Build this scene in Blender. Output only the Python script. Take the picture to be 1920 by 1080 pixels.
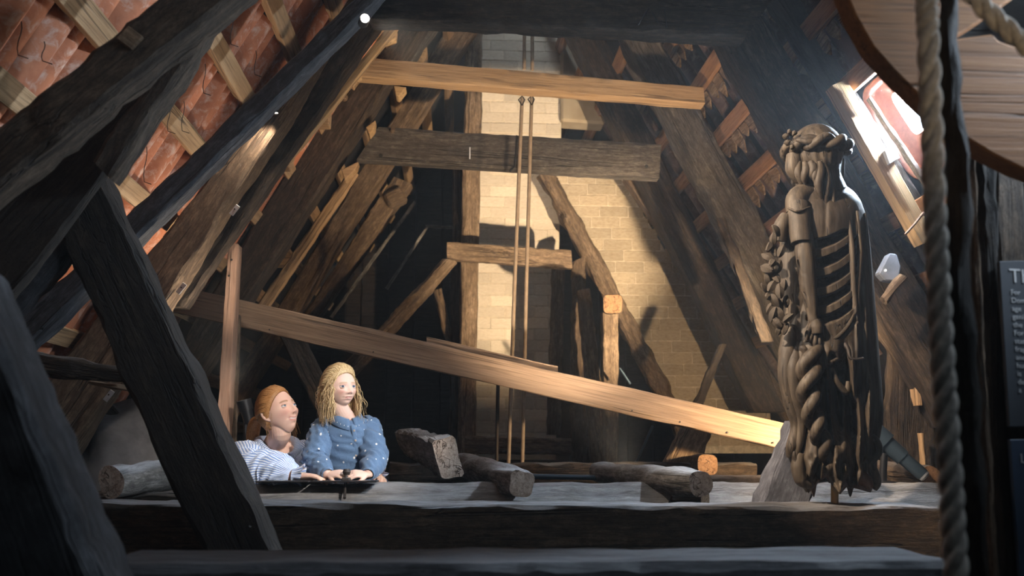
import bpy, bmesh, math, random
import numpy as np
from mathutils import Vector, Matrix

SC = bpy.context.scene
for _o in list(bpy.data.objects):
    bpy.data.objects.remove(_o)

# ------------------------------------------------------------------ camera
F = 1700.0
PITCH = math.atan(310 / F)
YAW = math.atan(110 * math.cos(PITCH) / F)
CAM = Vector((0, 0, 1.5))
FWD = Vector((math.sin(YAW) * math.cos(PITCH), math.cos(YAW) * math.cos(PITCH), math.sin(PITCH)))
RGT = Vector((math.cos(YAW), -math.sin(YAW), 0))
UPV = RGT.cross(FWD)
cd = bpy.data.cameras.new('camera')
cd.sensor_width = 36.0
cd.lens = F / 1920 * 36
cd.clip_start = 0.05
cd.dof.use_dof = True
cd.dof.focus_distance = 4.0
cd.dof.aperture_fstop = 2.8
cam = bpy.data.objects.new('camera', cd)
SC.collection.objects.link(cam)
cam.matrix_world = Matrix(((RGT.x, UPV.x, -FWD.x, CAM.x), (RGT.y, UPV.y, -FWD.y, CAM.y), (RGT.z, UPV.z, -FWD.z, CAM.z), (0, 0, 0, 1)))
SC.camera = cam

# ------------------------------------------------------------------ world, light, exposure
SC.view_settings.view_transform = 'Standard'
SC.view_settings.look = 'None'
SC.view_settings.gamma = 1.0
SC.view_settings.use_curve_mapping = False
SC.view_settings.exposure = 0.12
SC.cycles.use_denoising = True
SC.cycles.max_bounces = 6
SC.cycles.diffuse_bounces = 4
SC.cycles.glossy_bounces = 2
SC.cycles.sample_clamp_indirect = 6.0
wd = bpy.data.worlds.new('sky')
SC.world = wd
wd.use_nodes = True
wd.node_tree.nodes['Background'].inputs[0].default_value = (0.72, 0.86, 1.0, 1)
wd.node_tree.nodes['Background'].inputs[1].default_value = 10.0


def P(x, y, Y):
    d = FWD + RGT * ((x - 960) / F) + UPV * ((540 - y) / F)
    return CAM + d * (Y / d.y)


TL, TR = math.radians(57), math.radians(61)
NL = Vector((-math.sin(TL), 0, math.cos(TL)))
NR = Vector((math.sin(TR), 0, math.cos(TR)))
UL = Vector((math.cos(TL), 0, math.sin(TL)))
UR = Vector((-math.cos(TR), 0, math.sin(TR)))
EY = Vector((0, 1, 0))


def PLN(x, y, d, n):
    r = FWD + RGT * ((x - 960) / F) + UPV * ((540 - y) / F)
    return CAM + r * (d / r.dot(n))


def lamp(kind, loc, target, energy, color, size=0.05, angle=60, blend=0.6):
    l = bpy.data.lights.new(kind.lower() + '_light', kind)
    l.energy = energy
    l.color = color
    if kind == 'SPOT':
        l.spot_size = math.radians(angle)
        l.spot_blend = blend
        l.shadow_soft_size = size
    elif kind == 'AREA':
        l.shape = 'RECTANGLE'
        l.size = size
        l.size_y = angle
    else:
        l.shadow_soft_size = size
    o = bpy.data.objects.new(kind.lower() + '_light', l)
    SC.collection.objects.link(o)
    o.location = loc
    if target is not None:
        o.rotation_euler = (Vector(target) - Vector(loc)).to_track_quat('-Z', 'Y').to_euler()
    return o


WARM = (1.0, 0.72, 0.42)
WHITE = (1.0, 0.86, 0.70)
COOL = (0.68, 0.83, 1.0)
# daylight through the open roof tile (a sampling portal at the opening) plus unseen cool fill lights added off frame
SKY_C = PLN(1697, 232, 2.52, NR)
portal = lamp('AREA', SKY_C + NR * 0.10, SKY_C, 1.0, (1, 1, 1), 0.62, 0.46)
portal.data.cycles.is_portal = True
SKY_H = PLN(1707, 207, 2.58, NR)
skyl = lamp('AREA', SKY_H + NR * 0.04, SKY_H, 230, COOL, 0.24, 0.19)
side_fill = lamp('AREA', CAM + NR * 2.3 + UR * .15 + EY * 1.7, P(300, 900, 2.6), 13, COOL, 0.45, 0.35)  # added cool fill from the right, no opening in the deck here
side_fill.data.spread = math.radians(75)
hatch = lamp('AREA', (1.55, -0.3, 3.2), (-0.6, 3.2, 1.3), 1.5, COOL, 0.7, 0.5)  # added cool fill behind the viewer, no opening in the deck here
# museum spotlights, and unseen fill spots added for brightness
SPOT_A = P(1640, 800, 3.88)
lamp('SPOT', SPOT_A, P(1010, 420, 7.2), 150, WARM, 0.03, 104, 0.5)
lamp('SPOT', SPOT_A, P(975, 430, 7.2), 900, (1.0, .80, .55), 0.03, 40, 0.7)
lamp('SPOT', (0.85, 0.8, 1.75), P(1830, 120, 1.75), 3, WARM, 0.05, 62, 0.8)  # added warm spot without a fixture, brightens the hoist wheel
SPOT_S = P(685, 33, 3.55)
lamp('SPOT', SPOT_S + Vector((0.03, -0.03, -0.02)), P(1540, 560, 3.3), 160, WHITE, 0.03, 62, 0.6)
lamp('SPOT', (-0.52, 2.30, 3.60), P(1560, 560, 3.3), 640, (1.0, .80, .60), 0.03, 34, 0.6)
SPOT_L = P(458, 757, 4.5)
lamp('SPOT', SPOT_L + Vector((-.02, -.04, .06)), P(300, 170, 3.9), 45, WHITE, 0.03, 95, 0.6)
SPOT_R = P(516, 210, 4.17)
lamp('SPOT', SPOT_R + Vector((0, -0.005, -0.02)), P(484, 330, 4.28), 22, WHITE, 0.015, 100, 0.9)
lamp('SPOT', (1.15, 1.5, 2.9), P(600, 800, 4.05), 430, (1.0, .93, .86), 0.05, 20, 0.6)
lamp('SPOT', P(1180, 898, 3.62), P(980, 240, 5.5), 300, (1.0, .80, .58), 0.05, 66, 0.8)  # added uplight without a fixture, brightens the collars from below
lamp('SPOT', (-0.4, -0.6, 2.6), P(900, 400, 6.0), 15, (1.0, .80, .60), 0.15, 75, 0.7)  # added weak front fill from behind the viewer


# ------------------------------------------------------------------ helpers
def setp(o, label=None, cat=None, group=None, kind=None):
    if label:
        o['label'] = label
    if cat:
        o['category'] = cat
    if group:
        o['group'] = group
    if kind:
        o['kind'] = kind
    return o


def link(name, me, parent=None):
    o = bpy.data.objects.new(name, me)
    SC.collection.objects.link(o)
    if parent is not None:
        o.parent = parent
        o.matrix_parent_inverse = Matrix.Identity(4)
    return o


def child(name, me, parent, world=None):
    o = link(name, me, parent)
    bpy_world = parent_world(parent)
    o.matrix_basis = bpy_world.inverted() @ (world if world is not None else Matrix.Identity(4))
    return o


def parent_world(p):
    m = p.matrix_basis.copy()
    while p.parent is not None:
        p = p.parent
        m = p.matrix_basis @ m
    return m


def empty(name, loc, label, cat, group=None):
    o = bpy.data.objects.new(name, None)
    SC.collection.objects.link(o)
    o.matrix_basis = Matrix.Translation(loc)
    o.empty_display_size = .05
    return setp(o, label, cat, group)


def mesh(name, V, Fc, mats, smooth=None, midx=None):
    me = bpy.data.meshes.new(name)
    me.from_pydata([tuple(map(float, v)) for v in V], [], [tuple(map(int, f)) for f in Fc])
    for m in (mats if isinstance(mats, (list, tuple)) else [mats]):
        me.materials.append(m)
    if midx is not None:
        me.polygons.foreach_set('material_index', midx)
    if smooth is not None:
        me.polygons.foreach_set('use_smooth', [True] * len(me.polygons))
        if smooth < 179:
            me.set_sharp_from_angle(angle=math.radians(smooth))
    me.update()
    return me


def fix_normals(me):
    bm = bmesh.new()
    bm.from_mesh(me)
    bmesh.ops.recalc_face_normals(bm, faces=bm.faces)
    bm.to_mesh(me)
    bm.free()
    return me


# ------------------------------------------------------------------ materials
class NT:
    def __init__(s, name):
        s.m = bpy.data.materials.new(name)
        s.m.use_nodes = True
        s.t = s.m.node_tree
        s.b = s.t.nodes['Principled BSDF']

    def n(s, typ, **kw):
        x = s.t.nodes.new('ShaderNode' + typ)
        for k, v in kw.items():
            if k.startswith('i_'):
                x.inputs[k[2:].replace('_', ' ')].default_value = v
            else:
                setattr(x, k, v)
        return x

    def l(s, a, b):
        s.t.links.new(a, b)

    def ramp(s, fac, stops):
        r = s.n('ValToRGB')
        e = r.color_ramp.elements
        e[0].position, e[0].color = stops[0][0], (*stops[0][1], 1)
        e[1].position, e[1].color = stops[-1][0], (*stops[-1][1], 1)
        for p, c in stops[1:-1]:
            q = e.new(p)
            q.color = (*c, 1)
        s.l(fac, r.inputs[0])
        return r.outputs[0]

    def mix(s, fac, a, b, mode='MIX'):
        x = s.n('Mix', data_type='RGBA', blend_type=mode)
        for v, i in ((fac, 0), (a, 6), (b, 7)):
            if isinstance(v, (float, int)):
                x.inputs[i].default_value = v
            elif isinstance(v, tuple):
                x.inputs[i].default_value = (*v, 1)
            else:
                s.l(v, x.inputs[i])
        return x.outputs[2]

    def math(s, op, a, b=0.5):
        x = s.n('Math', operation=op)
        for v, i in ((a, 0), (b, 1)):
            if isinstance(v, (float, int)):
                x.inputs[i].default_value = v
            else:
                s.l(v, x.inputs[i])
        return x.outputs[0]

    def coords(s, scale, rand=True, kind='Object'):
        tc = s.n('TexCoord')
        mp = s.n('Mapping')
        mp.inputs['Scale'].default_value = scale
        s.l(tc.outputs[kind], mp.inputs[0])
        if rand:
            oi = s.n('ObjectInfo')
            ml = s.n('Math', operation='MULTIPLY')
            ml.inputs[1].default_value = 37.0
            s.l(oi.outputs['Random'], ml.inputs[0])
            cb = s.n('CombineXYZ')
            for i in range(3):
                s.l(ml.outputs[0], cb.inputs[i])
            s.l(cb.outputs[0], mp.inputs['Location'])
        return mp.outputs[0]

    def noise(s, vec, scale, detail=6, rough=.6, dist=0.0):
        x = s.n('TexNoise')
        x.inputs['Scale'].default_value = scale
        x.inputs['Detail'].default_value = detail
        x.inputs['Roughness'].default_value = rough
        x.inputs['Distortion'].default_value = dist
        s.l(vec, x.inputs['Vector'])
        return x.outputs[0]

    def bump(s, h, strength, dist):
        x = s.n('Bump')
        x.inputs['Strength'].default_value = strength
        x.inputs['Distance'].default_value = dist
        s.l(h, x.inputs['Height'])
        s.l(x.outputs[0], s.b.inputs['Normal'])


def wood(name, c1, c2, c3, rough=.8, crack=.55, bump=.5, dust=0.0, stretch=1.0, dust_lit=(.42, .40, .38)):
    t = NT(name)
    v = t.coords((1.1 * stretch, 16, 16))
    g = t.noise(v, 2.2, 8, .65, .4)
    v2 = t.coords((.9, 3.5, 3.5))
    pt = t.noise(v2, 1.3, 4, .6, .3)
    col = t.ramp(g, [(.30, c1), (.52, c2), (.75, c3)])
    col = t.mix(t.ramp(pt, [(.35, (0, 0, 0)), (.7, (1, 1, 1))]), col, t.mix(.55, col, c1, 'MIX'))
    v3 = t.coords((.55 * stretch, 22, 22))
    ck = t.noise(v3, 1.1, 3, .5, .5)
    cr = t.ramp(ck, [(crack - .03, (1, 1, 1)), (crack, (0, 0, 0)), (crack + .03, (1, 1, 1))])
    crm = t.noise(t.coords((1.5, 6, 6)), 1.2, 2)
    crk = t.math('MAXIMUM', cr, t.ramp(crm, [(.45, (1, 1, 1)), (.58, (0, 0, 0))]))
    col = t.mix(crk, tuple(x * .25 for x in c1), col)
    fg0 = t.noise(t.coords((2.2 * stretch, 45, 45)), 2.4, 6, .7, .3)
    col = t.mix(t.ramp(fg0, [(.34, (.75, .75, .75)), (.52, (0, 0, 0))]), col, tuple(x * .55 for x in c1))
    iso = t.noise(t.coords((7, 18, 18)), 2.4, 8, .78, .2)
    if name.startswith('oak'):
        col = t.mix(t.ramp(iso, [(.40, (.8, .8, .8)), (.56, (0, 0, 0))]), col, tuple(x * .7 for x in c1))
        col = t.mix(t.ramp(iso, [(.56, (0, 0, 0)), (.72, (.5, .5, .5))]), col, tuple(min(1, x * 1.35) for x in c3))
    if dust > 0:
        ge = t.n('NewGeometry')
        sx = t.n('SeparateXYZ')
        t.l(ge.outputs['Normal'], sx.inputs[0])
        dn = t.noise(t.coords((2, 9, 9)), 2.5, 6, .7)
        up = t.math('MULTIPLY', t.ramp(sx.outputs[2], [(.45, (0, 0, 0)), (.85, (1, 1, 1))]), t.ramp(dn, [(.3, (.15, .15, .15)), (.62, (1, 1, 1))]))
        col = t.mix(t.math('MULTIPLY', up, dust), col, dust_lit)  # settled dust that also paints lit tops onto upward faces
    oi = t.n('ObjectInfo')
    hs = t.n('HueSaturation')
    t.l(t.math('ADD', t.math('MULTIPLY', oi.outputs['Random'], .36), .82), hs.inputs['Value'])
    t.l(col, hs.inputs['Color'])
    t.l(hs.outputs[0], t.b.inputs['Base Color'])
    t.b.inputs['Roughness'].default_value = rough
    t.b.inputs['Specular IOR Level'].default_value = .3
    fg = t.noise(t.coords((3 * stretch, 60, 60)), 2.0, 5, .7, .3)
    t.bump(t.math('ADD', t.math('ADD', t.math('MULTIPLY', g, .6), t.math('MULTIPLY', fg, .35)), t.math('ADD', t.math('MULTIPLY', crk, .9), t.math('MULTIPLY', iso, .8 if name.startswith('oak') else .1))), min(1, bump * 1.5), .016)
    return t.m


def plain(name, c, rough=.5, metal=0.0, spec=.5, noise=0.0, nscale=30):
    t = NT(name)
    if noise > 0:
        n = t.noise(t.coords((1, 1, 1)), nscale, 5)
        t.l(t.mix(t.ramp(n, [(.3, (0, 0, 0)), (.7, (1, 1, 1))]), tuple(x * (1 - noise) for x in c), tuple(min(1, x * (1 + noise)) for x in c)), t.b.inputs['Base Color'])
        t.bump(n, .2, .004)
    else:
        t.b.inputs['Base Color'].default_value = (*c, 1)
    t.b.inputs['Roughness'].default_value = rough
    t.b.inputs['Metallic'].default_value = metal
    t.b.inputs['Specular IOR Level'].default_value = spec
    return t.m


def glow(name, c, s):
    t = NT(name)
    t.b.inputs['Base Color'].default_value = (*c, 1)
    t.b.inputs['Emission Color'].default_value = (*c, 1)
    t.b.inputs['Emission Strength'].default_value = s
    return t.m


def tile_mat(name, c1, c2, c3):
    t = NT(name)
    v = t.coords((1, 1, 1))
    n1 = t.noise(v, 9, 6, .65)
    n2 = t.noise(v, 16, 7, .7, .6)
    col = t.ramp(n1, [(.3, c1), (.6, c2)])
    col = t.mix(t.ramp(n2, [(.5, (0, 0, 0)), (.68, (1, 1, 1))]), col, c3)
    oi = t.n('ObjectInfo')
    hs = t.n('HueSaturation')
    t.l(t.math('ADD', t.math('MULTIPLY', oi.outputs['Random'], .5), .72), hs.inputs['Value'])
    t.l(col, hs.inputs['Color'])
    t.l(hs.outputs[0], t.b.inputs['Base Color'])
    t.b.inputs['Roughness'].default_value = .85
    t.bump(n2, .3, .006)
    return t.m


def brick_mat(name, c1, c2, c3):
    t = NT(name)
    v = t.coords((1, 1, 1))
    n1 = t.noise(v, 7, 6, .6)
    n2 = t.noise(v, 28, 6, .7)
    col = t.ramp(n1, [(.3, c1), (.5, c2), (.7, c3)])
    col = t.mix(t.math('MULTIPLY', n2, .35), col, tuple(x * .5 for x in c1))
    oi = t.n('ObjectInfo')
    hs = t.n('HueSaturation')
    t.l(t.math('ADD', t.math('MULTIPLY', oi.outputs['Random'], .3), .85), hs.inputs['Value'])
    t.l(col, hs.inputs['Color'])
    t.l(hs.outputs[0], t.b.inputs['Base Color'])
    t.b.inputs['Roughness'].default_value = .9
    t.bump(n2, .35, .006)
    return t.m


OAK_BLACK = wood('oak_black', (.014, .009, .006), (.030, .021, .014), (.056, .040, .028), .75, .55, .6, .35, dust_lit=(.20, .20, .21))
OAK_DARK = wood('oak_dark', (.035, .023, .015), (.085, .058, .037), (.15, .105, .07), .8, .55, .6, .4, dust_lit=(.3, .29, .28))
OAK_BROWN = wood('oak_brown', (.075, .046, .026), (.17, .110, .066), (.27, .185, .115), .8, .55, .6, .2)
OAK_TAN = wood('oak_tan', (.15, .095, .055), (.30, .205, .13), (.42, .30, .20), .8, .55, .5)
OAK_GREY = wood('oak_grey', (.10, .085, .07), (.26, .23, .20), (.42, .39, .35), .85, .55, .7, .75, dust_lit=(.55, .55, .56))
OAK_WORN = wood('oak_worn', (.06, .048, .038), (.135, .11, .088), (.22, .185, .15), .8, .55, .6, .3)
OAK_TIE = wood('oak_tie', (.038, .024, .014), (.095, .062, .036), (.165, .112, .068), .8, .55, .8, .6, dust_lit=(.42, .43, .46))
OAK_LEDGE = wood('oak_ledge', (.10, .085, .07), (.24, .21, .18), (.40, .36, .32), .85, .55, .8, .5, dust_lit=(.52, .52, .54))  # dust share raised to paint brighter daylight onto the ledge
OAK_VIOLET = wood('oak_violet', (.08, .08, .095), (.15, .15, .17), (.23, .23, .26), .85, .55, .4, .4, dust_lit=(.5, .5, .54))
OAK_BLUE = wood('oak_blue', (.026, .026, .029), (.056, .057, .063), (.11, .11, .118), .75, .55, .5, .3, dust_lit=(.3, .31, .34))  # bluish dust lightened to put cool light into the upward faces
PINE = wood('pine_new', (.42, .26, .12), (.56, .37, .19), (.66, .46, .26), .6, .60, .15, stretch=.6)
PINE_PINK = wood('pine_pink', (.40, .23, .15), (.52, .32, .22), (.60, .40, .29), .65, .60, .15, stretch=.6)
PINE_OLD = wood('pine_aged', (.30, .18, .09), (.45, .29, .155), (.56, .38, .22), .65, .58, .25, stretch=.7)
PINE_RED = wood('pine_red', (.20, .10, .05), (.34, .18, .09), (.45, .26, .14), .7, .58, .25)
WHEELM = wood('wheel_oak', (.22, .095, .03), (.27, .12, .04), (.31, .145, .05), .7, .60, .2, stretch=.5)
PLANKM = wood('plank_fir', (.24, .155, .10), (.37, .25, .165), (.50, .35, .23), .6, .60, .2, stretch=.5)
ENDG = wood('end_grain', (.30, .22, .165), (.48, .39, .32), (.62, .53, .46), .85, .56, .5, stretch=8)
ENDO = wood('end_grain_orange', (.22, .11, .05), (.31, .165, .08), (.38, .215, .11), .8, .58, .3, stretch=8)
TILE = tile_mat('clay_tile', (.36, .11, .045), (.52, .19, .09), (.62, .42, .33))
TILE_D = tile_mat('clay_tile_dark', (.055, .035, .032), (.11, .07, .062), (.20, .14, .12))  # darker brown clay for the right slope
REVEAL = plain('opening_reveal', (.72, .36, .28), .8, noise=.15)
BRICK = brick_mat('limewashed_brick', (.58, .48, .36), (.66, .56, .43), (.71, .62, .50))
BRICK_Y = brick_mat('yellow_brick', (.34, .26, .17), (.44, .35, .24), (.50, .41, .29))
MORTAR = plain('mortar', (.56, .47, .35), .95, noise=.3)
BLACKM = plain('black_metal', (.012, .012, .014), .4, .2)
BLUEM = plain('blue_grey_metal', (.05, .075, .10), .38, .5)
STEEL = plain('galvanised_steel', (.45, .46, .48), .4, .8, noise=.2)
IRON = plain('dark_iron', (.05, .04, .035), .6, .5)
BRASS = plain('brass_tube', (.38, .22, .08), .4, .8)
RODW = plain('rod_wood', (.30, .22, .15), .7, noise=.2)
ROPE = plain('hemp_rope', (.60, .55, .48), .9, noise=.35, nscale=90)
WHITEP = plain('white_paint', (.8, .8, .8), .5)
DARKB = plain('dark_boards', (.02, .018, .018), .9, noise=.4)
PANEL = plain('slate_panel', (.055, .06, .07), .5)
PANELB = plain('blue_panel', (.05, .075, .12), .5)
LETTER = plain('lettering', (.55, .55, .55), .6)
LENS = glow('lamp_lens', (1, .93, .82), 60)
LENS2 = glow('lamp_lens_small', (1, .9, .75), 12)


# ------------------------------------------------------------------ timber builder
def rings_mesh(name, C, mats, smooth=38, cap=True):
    """C: array (n,k,3) of rings -> closed tube mesh"""
    n, k = C.shape[:2]
    V = C.reshape(-1, 3)
    Fc = []
    for i in range(n - 1):
        a = i * k
        for j in range(k):
            jj = (j + 1) % k
            Fc.append((a + j, a + jj, a + k + jj, a + k + j))
    mi = [0] * len(Fc)
    if cap:
        Fc.append(tuple(range(k - 1, -1, -1)))
        Fc.append(tuple(range((n - 1) * k, n * k)))
        mi += [1 if isinstance(mats, (list, tuple)) and len(mats) > 1 else 0] * 2
    return mesh(name, V, Fc, mats, smooth, mi)


def wob(n, k, amp, rng, fx=4):
    u = np.linspace(0, 1, n)[:, None]
    j = np.arange(k)[None, :] / k * 2 * math.pi
    r = np.zeros((n, k))
    for q in range(9):
        f = rng.uniform(.4, fx)
        r += amp / (1 + .22 * q) * .5 * np.sin(2 * math.pi * f * u * (1 + q * .35) + rng.uniform(0, 6.28) + rng.randint(0, 4) * j)
    return r


def slab_rings(A0, A1, B0, B1, dv, dv1=None, rough=.005, chop=.01, seed=0, sub=5, step=.035):
    rng = random.Random(seed)
    L = ((A0 + B0) / 2 - (A1 + B1) / 2).length
    n = max(5, min(110, int(L / step)))
    dv1 = dv if dv1 is None else dv1
    A0, A1, B0, B1, d0, d1 = [np.array(v) for v in (A0, A1, B0, B1, dv, dv1)]
    out = []
    w1 = wob(n, 4 * sub, rough, rng, 5)
    wc = np.abs(wob(n, 4, rough * 1.6, rng, 5))
    fine = np.array([[rng.gauss(0, rough * .16) for _ in range(4 * sub)] for _ in range(n)])
    for i in range(n):
        t = i / (n - 1)
        a, b, d = A0 + (A1 - A0) * t, B0 + (B1 - B0) * t, d0 + (d1 - d0) * t
        cs = [a, b, b + d, a + d]
        ce = sum(cs) / 4
        ring = []
        for s in range(4):
            p, q = cs[s], cs[(s + 1) % 4]
            ln = np.linalg.norm(q - p) + 1e-9
            e0 = min(.3, (chop + wc[i, s]) / ln)
            e1 = min(.3, (chop + wc[i, (s + 1) % 4]) / ln)
            for m in range(sub):
                f = e0 + (1 - e0 - e1) * m / (sub - 1)
                x = p + (q - p) * f
                r = x - ce
                rl = np.linalg.norm(r) + 1e-9
                ring.append(x + r / rl * (w1[i, s * sub + m] + fine[i, s * sub + m]))
        out.append(ring)
    return np.array(out)


_seed = [7]
NAMES = {}


def place_local(name, C, frame, mats, parent=None, smooth=38):
    """store ring coordinates in a local frame whose X axis runs along the timber"""
    Mi = np.array(frame.inverted())
    X = C.reshape(-1, 3)
    X = (X @ Mi[:3, :3].T + Mi[:3, 3]).reshape(C.shape)
    me = fix_normals(rings_mesh(name, X, mats, smooth))
    if parent is None:
        o = link(name, me)
        o.matrix_basis = frame
    else:
        o = child(name, me, parent, frame)
    return o


def frame_of(A, B, up):
    x = (B - A).normalized()
    z = (up - x * up.dot(x)).normalized()
    y = z.cross(x)
    return Matrix(((x.x, y.x, z.x, A.x), (x.y, y.y, z.y, A.y), (x.z, y.z, z.z, A.z), (0, 0, 0, 1)))


def timber3(name, label, cat, A0, A1, B0, B1, dv, mat, dv1=None, rough=.005, chop=.008, parent=None, end=None, sub=5, step=.035, group=None, seed=None):
    _seed[0] += 1
    C = slab_rings(A0, A1, B0, B1, dv, dv1, rough, chop, _seed[0] if seed is None else seed, sub, step)
    fr = frame_of((A0 + B0) / 2, (A1 + B1) / 2, (A0 - B0))
    o = place_local(name, C, fr, [mat, end or mat], parent)
    return setp(o, label, cat, group)


def timber(name, label, a, b, Y, depth, mat, Y1=None, cat='beam', **kw):
    Y1 = Y if Y1 is None else Y1
    return timber3(name, label, cat, P(*a[0], Y), P(*a[1], Y1), P(*b[0], Y), P(*b[1], Y1), EY * depth, mat, **kw)


def log(name, label, cat, A, B, rA, rB, mat, end, rough=.008, k=28, parent=None, flat=1.0, sq=2.0):
    _seed[0] += 1
    rng = random.Random(_seed[0])
    n = max(6, int((B - A).length / .03))
    fr = frame_of(A, B, Vector((0, 0, 1)))
    L = (B - A).length
    w = wob(n, k, rough, rng, 3)
    C = np.zeros((n, k, 3))
    for i in range(n):
        t = i / (n - 1)
        r = rA + (rB - rA) * t
        e = 1 - .06 * math.exp(-t * n / 1.0) - .06 * math.exp(-(1 - t) * n)
        for j in range(k):
            a = 2 * math.pi * j / k
            rr = (r + w[i, j]) * e * (abs(math.cos(a)) ** sq + abs(math.sin(a)) ** sq) ** (-1 / sq)
            C[i, j] = (t * L, rr * math.cos(a), rr * math.sin(a) * flat)
    me = fix_normals(rings_mesh(name, C, [mat, end], 50))
    if parent is None:
        o = link(name, me)
        o.matrix_basis = fr
    else:
        o = child(name, me, parent, fr)
    return setp(o, label, cat)


def tube_mesh(name, pts, rad, mat, k=10, smooth=60, closed_caps=True):
    pts = [Vector(p) for p in pts]
    n = len(pts)
    rad = rad if isinstance(rad, (list, tuple)) else [rad] * n
    C = np.zeros((n, k, 3))
    up = Vector((0, 0, 1))
    d0 = (pts[1] - pts[0]).normalized()
    if abs(d0.dot(up)) > .9:
        up = Vector((1, 0, 0))
    s = d0.cross(up).normalized()
    for i in range(n):
        d = (pts[min(i + 1, n - 1)] - pts[max(i - 1, 0)]).normalized()
        s = (s - d * s.dot(d)).normalized()
        u = d.cross(s)
        for j in range(k):
            a = 2 * math.pi * j / k
            C[i, j] = pts[i] + (s * math.cos(a) + u * math.sin(a)) * rad[i]
    return rings_mesh(name, C, mat, smooth)


def prism(name, poly, Y, depth, mat, parent=None, label=None, cat=None, bev=.004):
    bm = bmesh.new()
    vs = [bm.verts.new(P(x, y, Y)) for x, y in poly]
    f = bm.faces.new(vs)
    r = bmesh.ops.extrude_face_region(bm, geom=[f])
    bmesh.ops.translate(bm, verts=[g for g in r['geom'] if isinstance(g, bmesh.types.BMVert)], vec=EY * depth)
    bmesh.ops.recalc_face_normals(bm, faces=bm.faces)
    if bev:
        bmesh.ops.bevel(bm, geom=list(bm.edges), offset=bev, segments=1, affect='EDGES')
    org = sum((P(x, y, Y) for x, y in poly), Vector()) / len(poly)
    bmesh.ops.translate(bm, verts=bm.verts, vec=-org)
    me = bpy.data.meshes.new(name)
    bm.to_mesh(me)
    bm.free()
    me.materials.append(mat)
    if parent is None:
        o = link(name, me)
        o.matrix_basis = Matrix.Translation(org)
    else:
        o = child(name, me, parent, Matrix.Translation(org))
    return setp(o, label, cat)


def box_mesh(name, sx, sy, sz, mat, bev=.003, origin=(0, 0, 0)):
    bm = bmesh.new()
    bmesh.ops.create_cube(bm, size=1)
    bmesh.ops.scale(bm, verts=bm.verts, vec=(sx, sy, sz))
    bmesh.ops.translate(bm, verts=bm.verts, vec=origin)
    if bev:
        bmesh.ops.bevel(bm, geom=list(bm.edges), offset=bev, segments=1, affect='EDGES')
    me = bpy.data.meshes.new(name)
    bm.to_mesh(me)
    bm.free()
    me.materials.append(mat)
    return me


def lathe_mesh(name, prof, mats, k=24, smooth=40, midx=None):
    """prof: list of (z along axis, radius); axis = +Z"""
    C = np.zeros((len(prof), k, 3))
    for i, (z, r) in enumerate(prof):
        for j in range(k):
            a = 2 * math.pi * j / k
            C[i, j] = (r * math.cos(a), r * math.sin(a), z)
    return fix_normals(rings_mesh(name, C, mats, smooth))


def aim(loc, direction):
    q = Vector(direction).to_track_quat('Z', 'Y')
    return Matrix.Translation(loc) @ q.to_matrix().to_4x4()
# ================================================================== the setting
def struct(name, me, world=None):
    o = link(name, me)
    if world is not None:
        o.matrix_basis = world
    o['kind'] = 'structure'
    return o


DL, DR = 1.86, 2.52           # distance of the tile decks from the viewing axis
RNG = random.Random(11)


def on_plane(n, u, d, s, Y):
    return CAM + n * d + u * s + EY * Y


def deck(name, n, u, d, s0, s1, y0, y1, mat, hole=None):
    """thin deck made of flat strips, leaving out one rectangular hole (s0,s1,y0,y1)"""
    bm = bmesh.new()
    rects = [(s0, s1, y0, y1)]
    if hole:
        a, b, c, e = hole
        rects = [(s0, a, y0, y1), (b, s1, y0, y1), (a, b, y0, c), (a, b, e, y1)]
    for (p, q, r, t) in rects:
        vs = []
        for dd in (d, d + .03):
            for (s, y) in ((p, r), (q, r), (q, t), (p, t)):
                vs.append(bm.verts.new(on_plane(n, u, dd, s, y)))
        for f in ((0, 1, 2, 3), (7, 6, 5, 4), (0, 4, 5, 1), (1, 5, 6, 2), (2, 6, 7, 3), (3, 7, 4, 0)):
            bm.faces.new([vs[i] for i in f])
    bmesh.ops.recalc_face_normals(bm, faces=bm.faces)
    me = bpy.data.meshes.new(name)
    bm.to_mesh(me)
    bm.free()
    me.materials.append(mat)
    return struct(name, me)


def sy(x, y, d, n, u):
    p = PLN(x, y, d, n) - CAM
    return p.dot(u), p.y


hs, hy = zip(*[sy(x, y, DR, NR, UR) for x, y in ((1690, 172), (1722, 190), (1724, 262), (1692, 190), (1690, 215), (1716, 300))])
HS, HY = sy(1700, 225, DR, NR, UR)
HOLE = (HS - .24, HS + .20, HY - .16, HY + .13)
ridge_s_l, ridge_s_r = 3.6, 3.1
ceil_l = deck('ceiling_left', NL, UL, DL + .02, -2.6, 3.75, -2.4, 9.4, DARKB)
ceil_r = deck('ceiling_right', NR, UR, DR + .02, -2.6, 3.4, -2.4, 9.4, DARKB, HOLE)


def wall(name, pts, mat):
    return struct(name, mesh(name, pts, [tuple(range(len(pts)))], mat))


def plank_wall(name, y, x0, x1, z0, z1, thick, label=None):
    base = struct(name, mesh(name, [(x0, y, z0), (x1, y, z0), (x1, y, z1), (x0, y, z1)], [(0, 1, 2, 3)], DARKB))
    n = 22
    w = (x1 - x0) / n
    me = box_mesh('plank', w * .96, .03, z1 - z0, OAK_BLACK, .006)
    for i in range(n):
        p = child('plank', me, base, Matrix.Translation((x0 + w * (i + .5), y - thick, (z0 + z1) / 2)) @ Matrix.Rotation(RNG.uniform(-.003, .003), 4, 'Y'))
    return base


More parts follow.
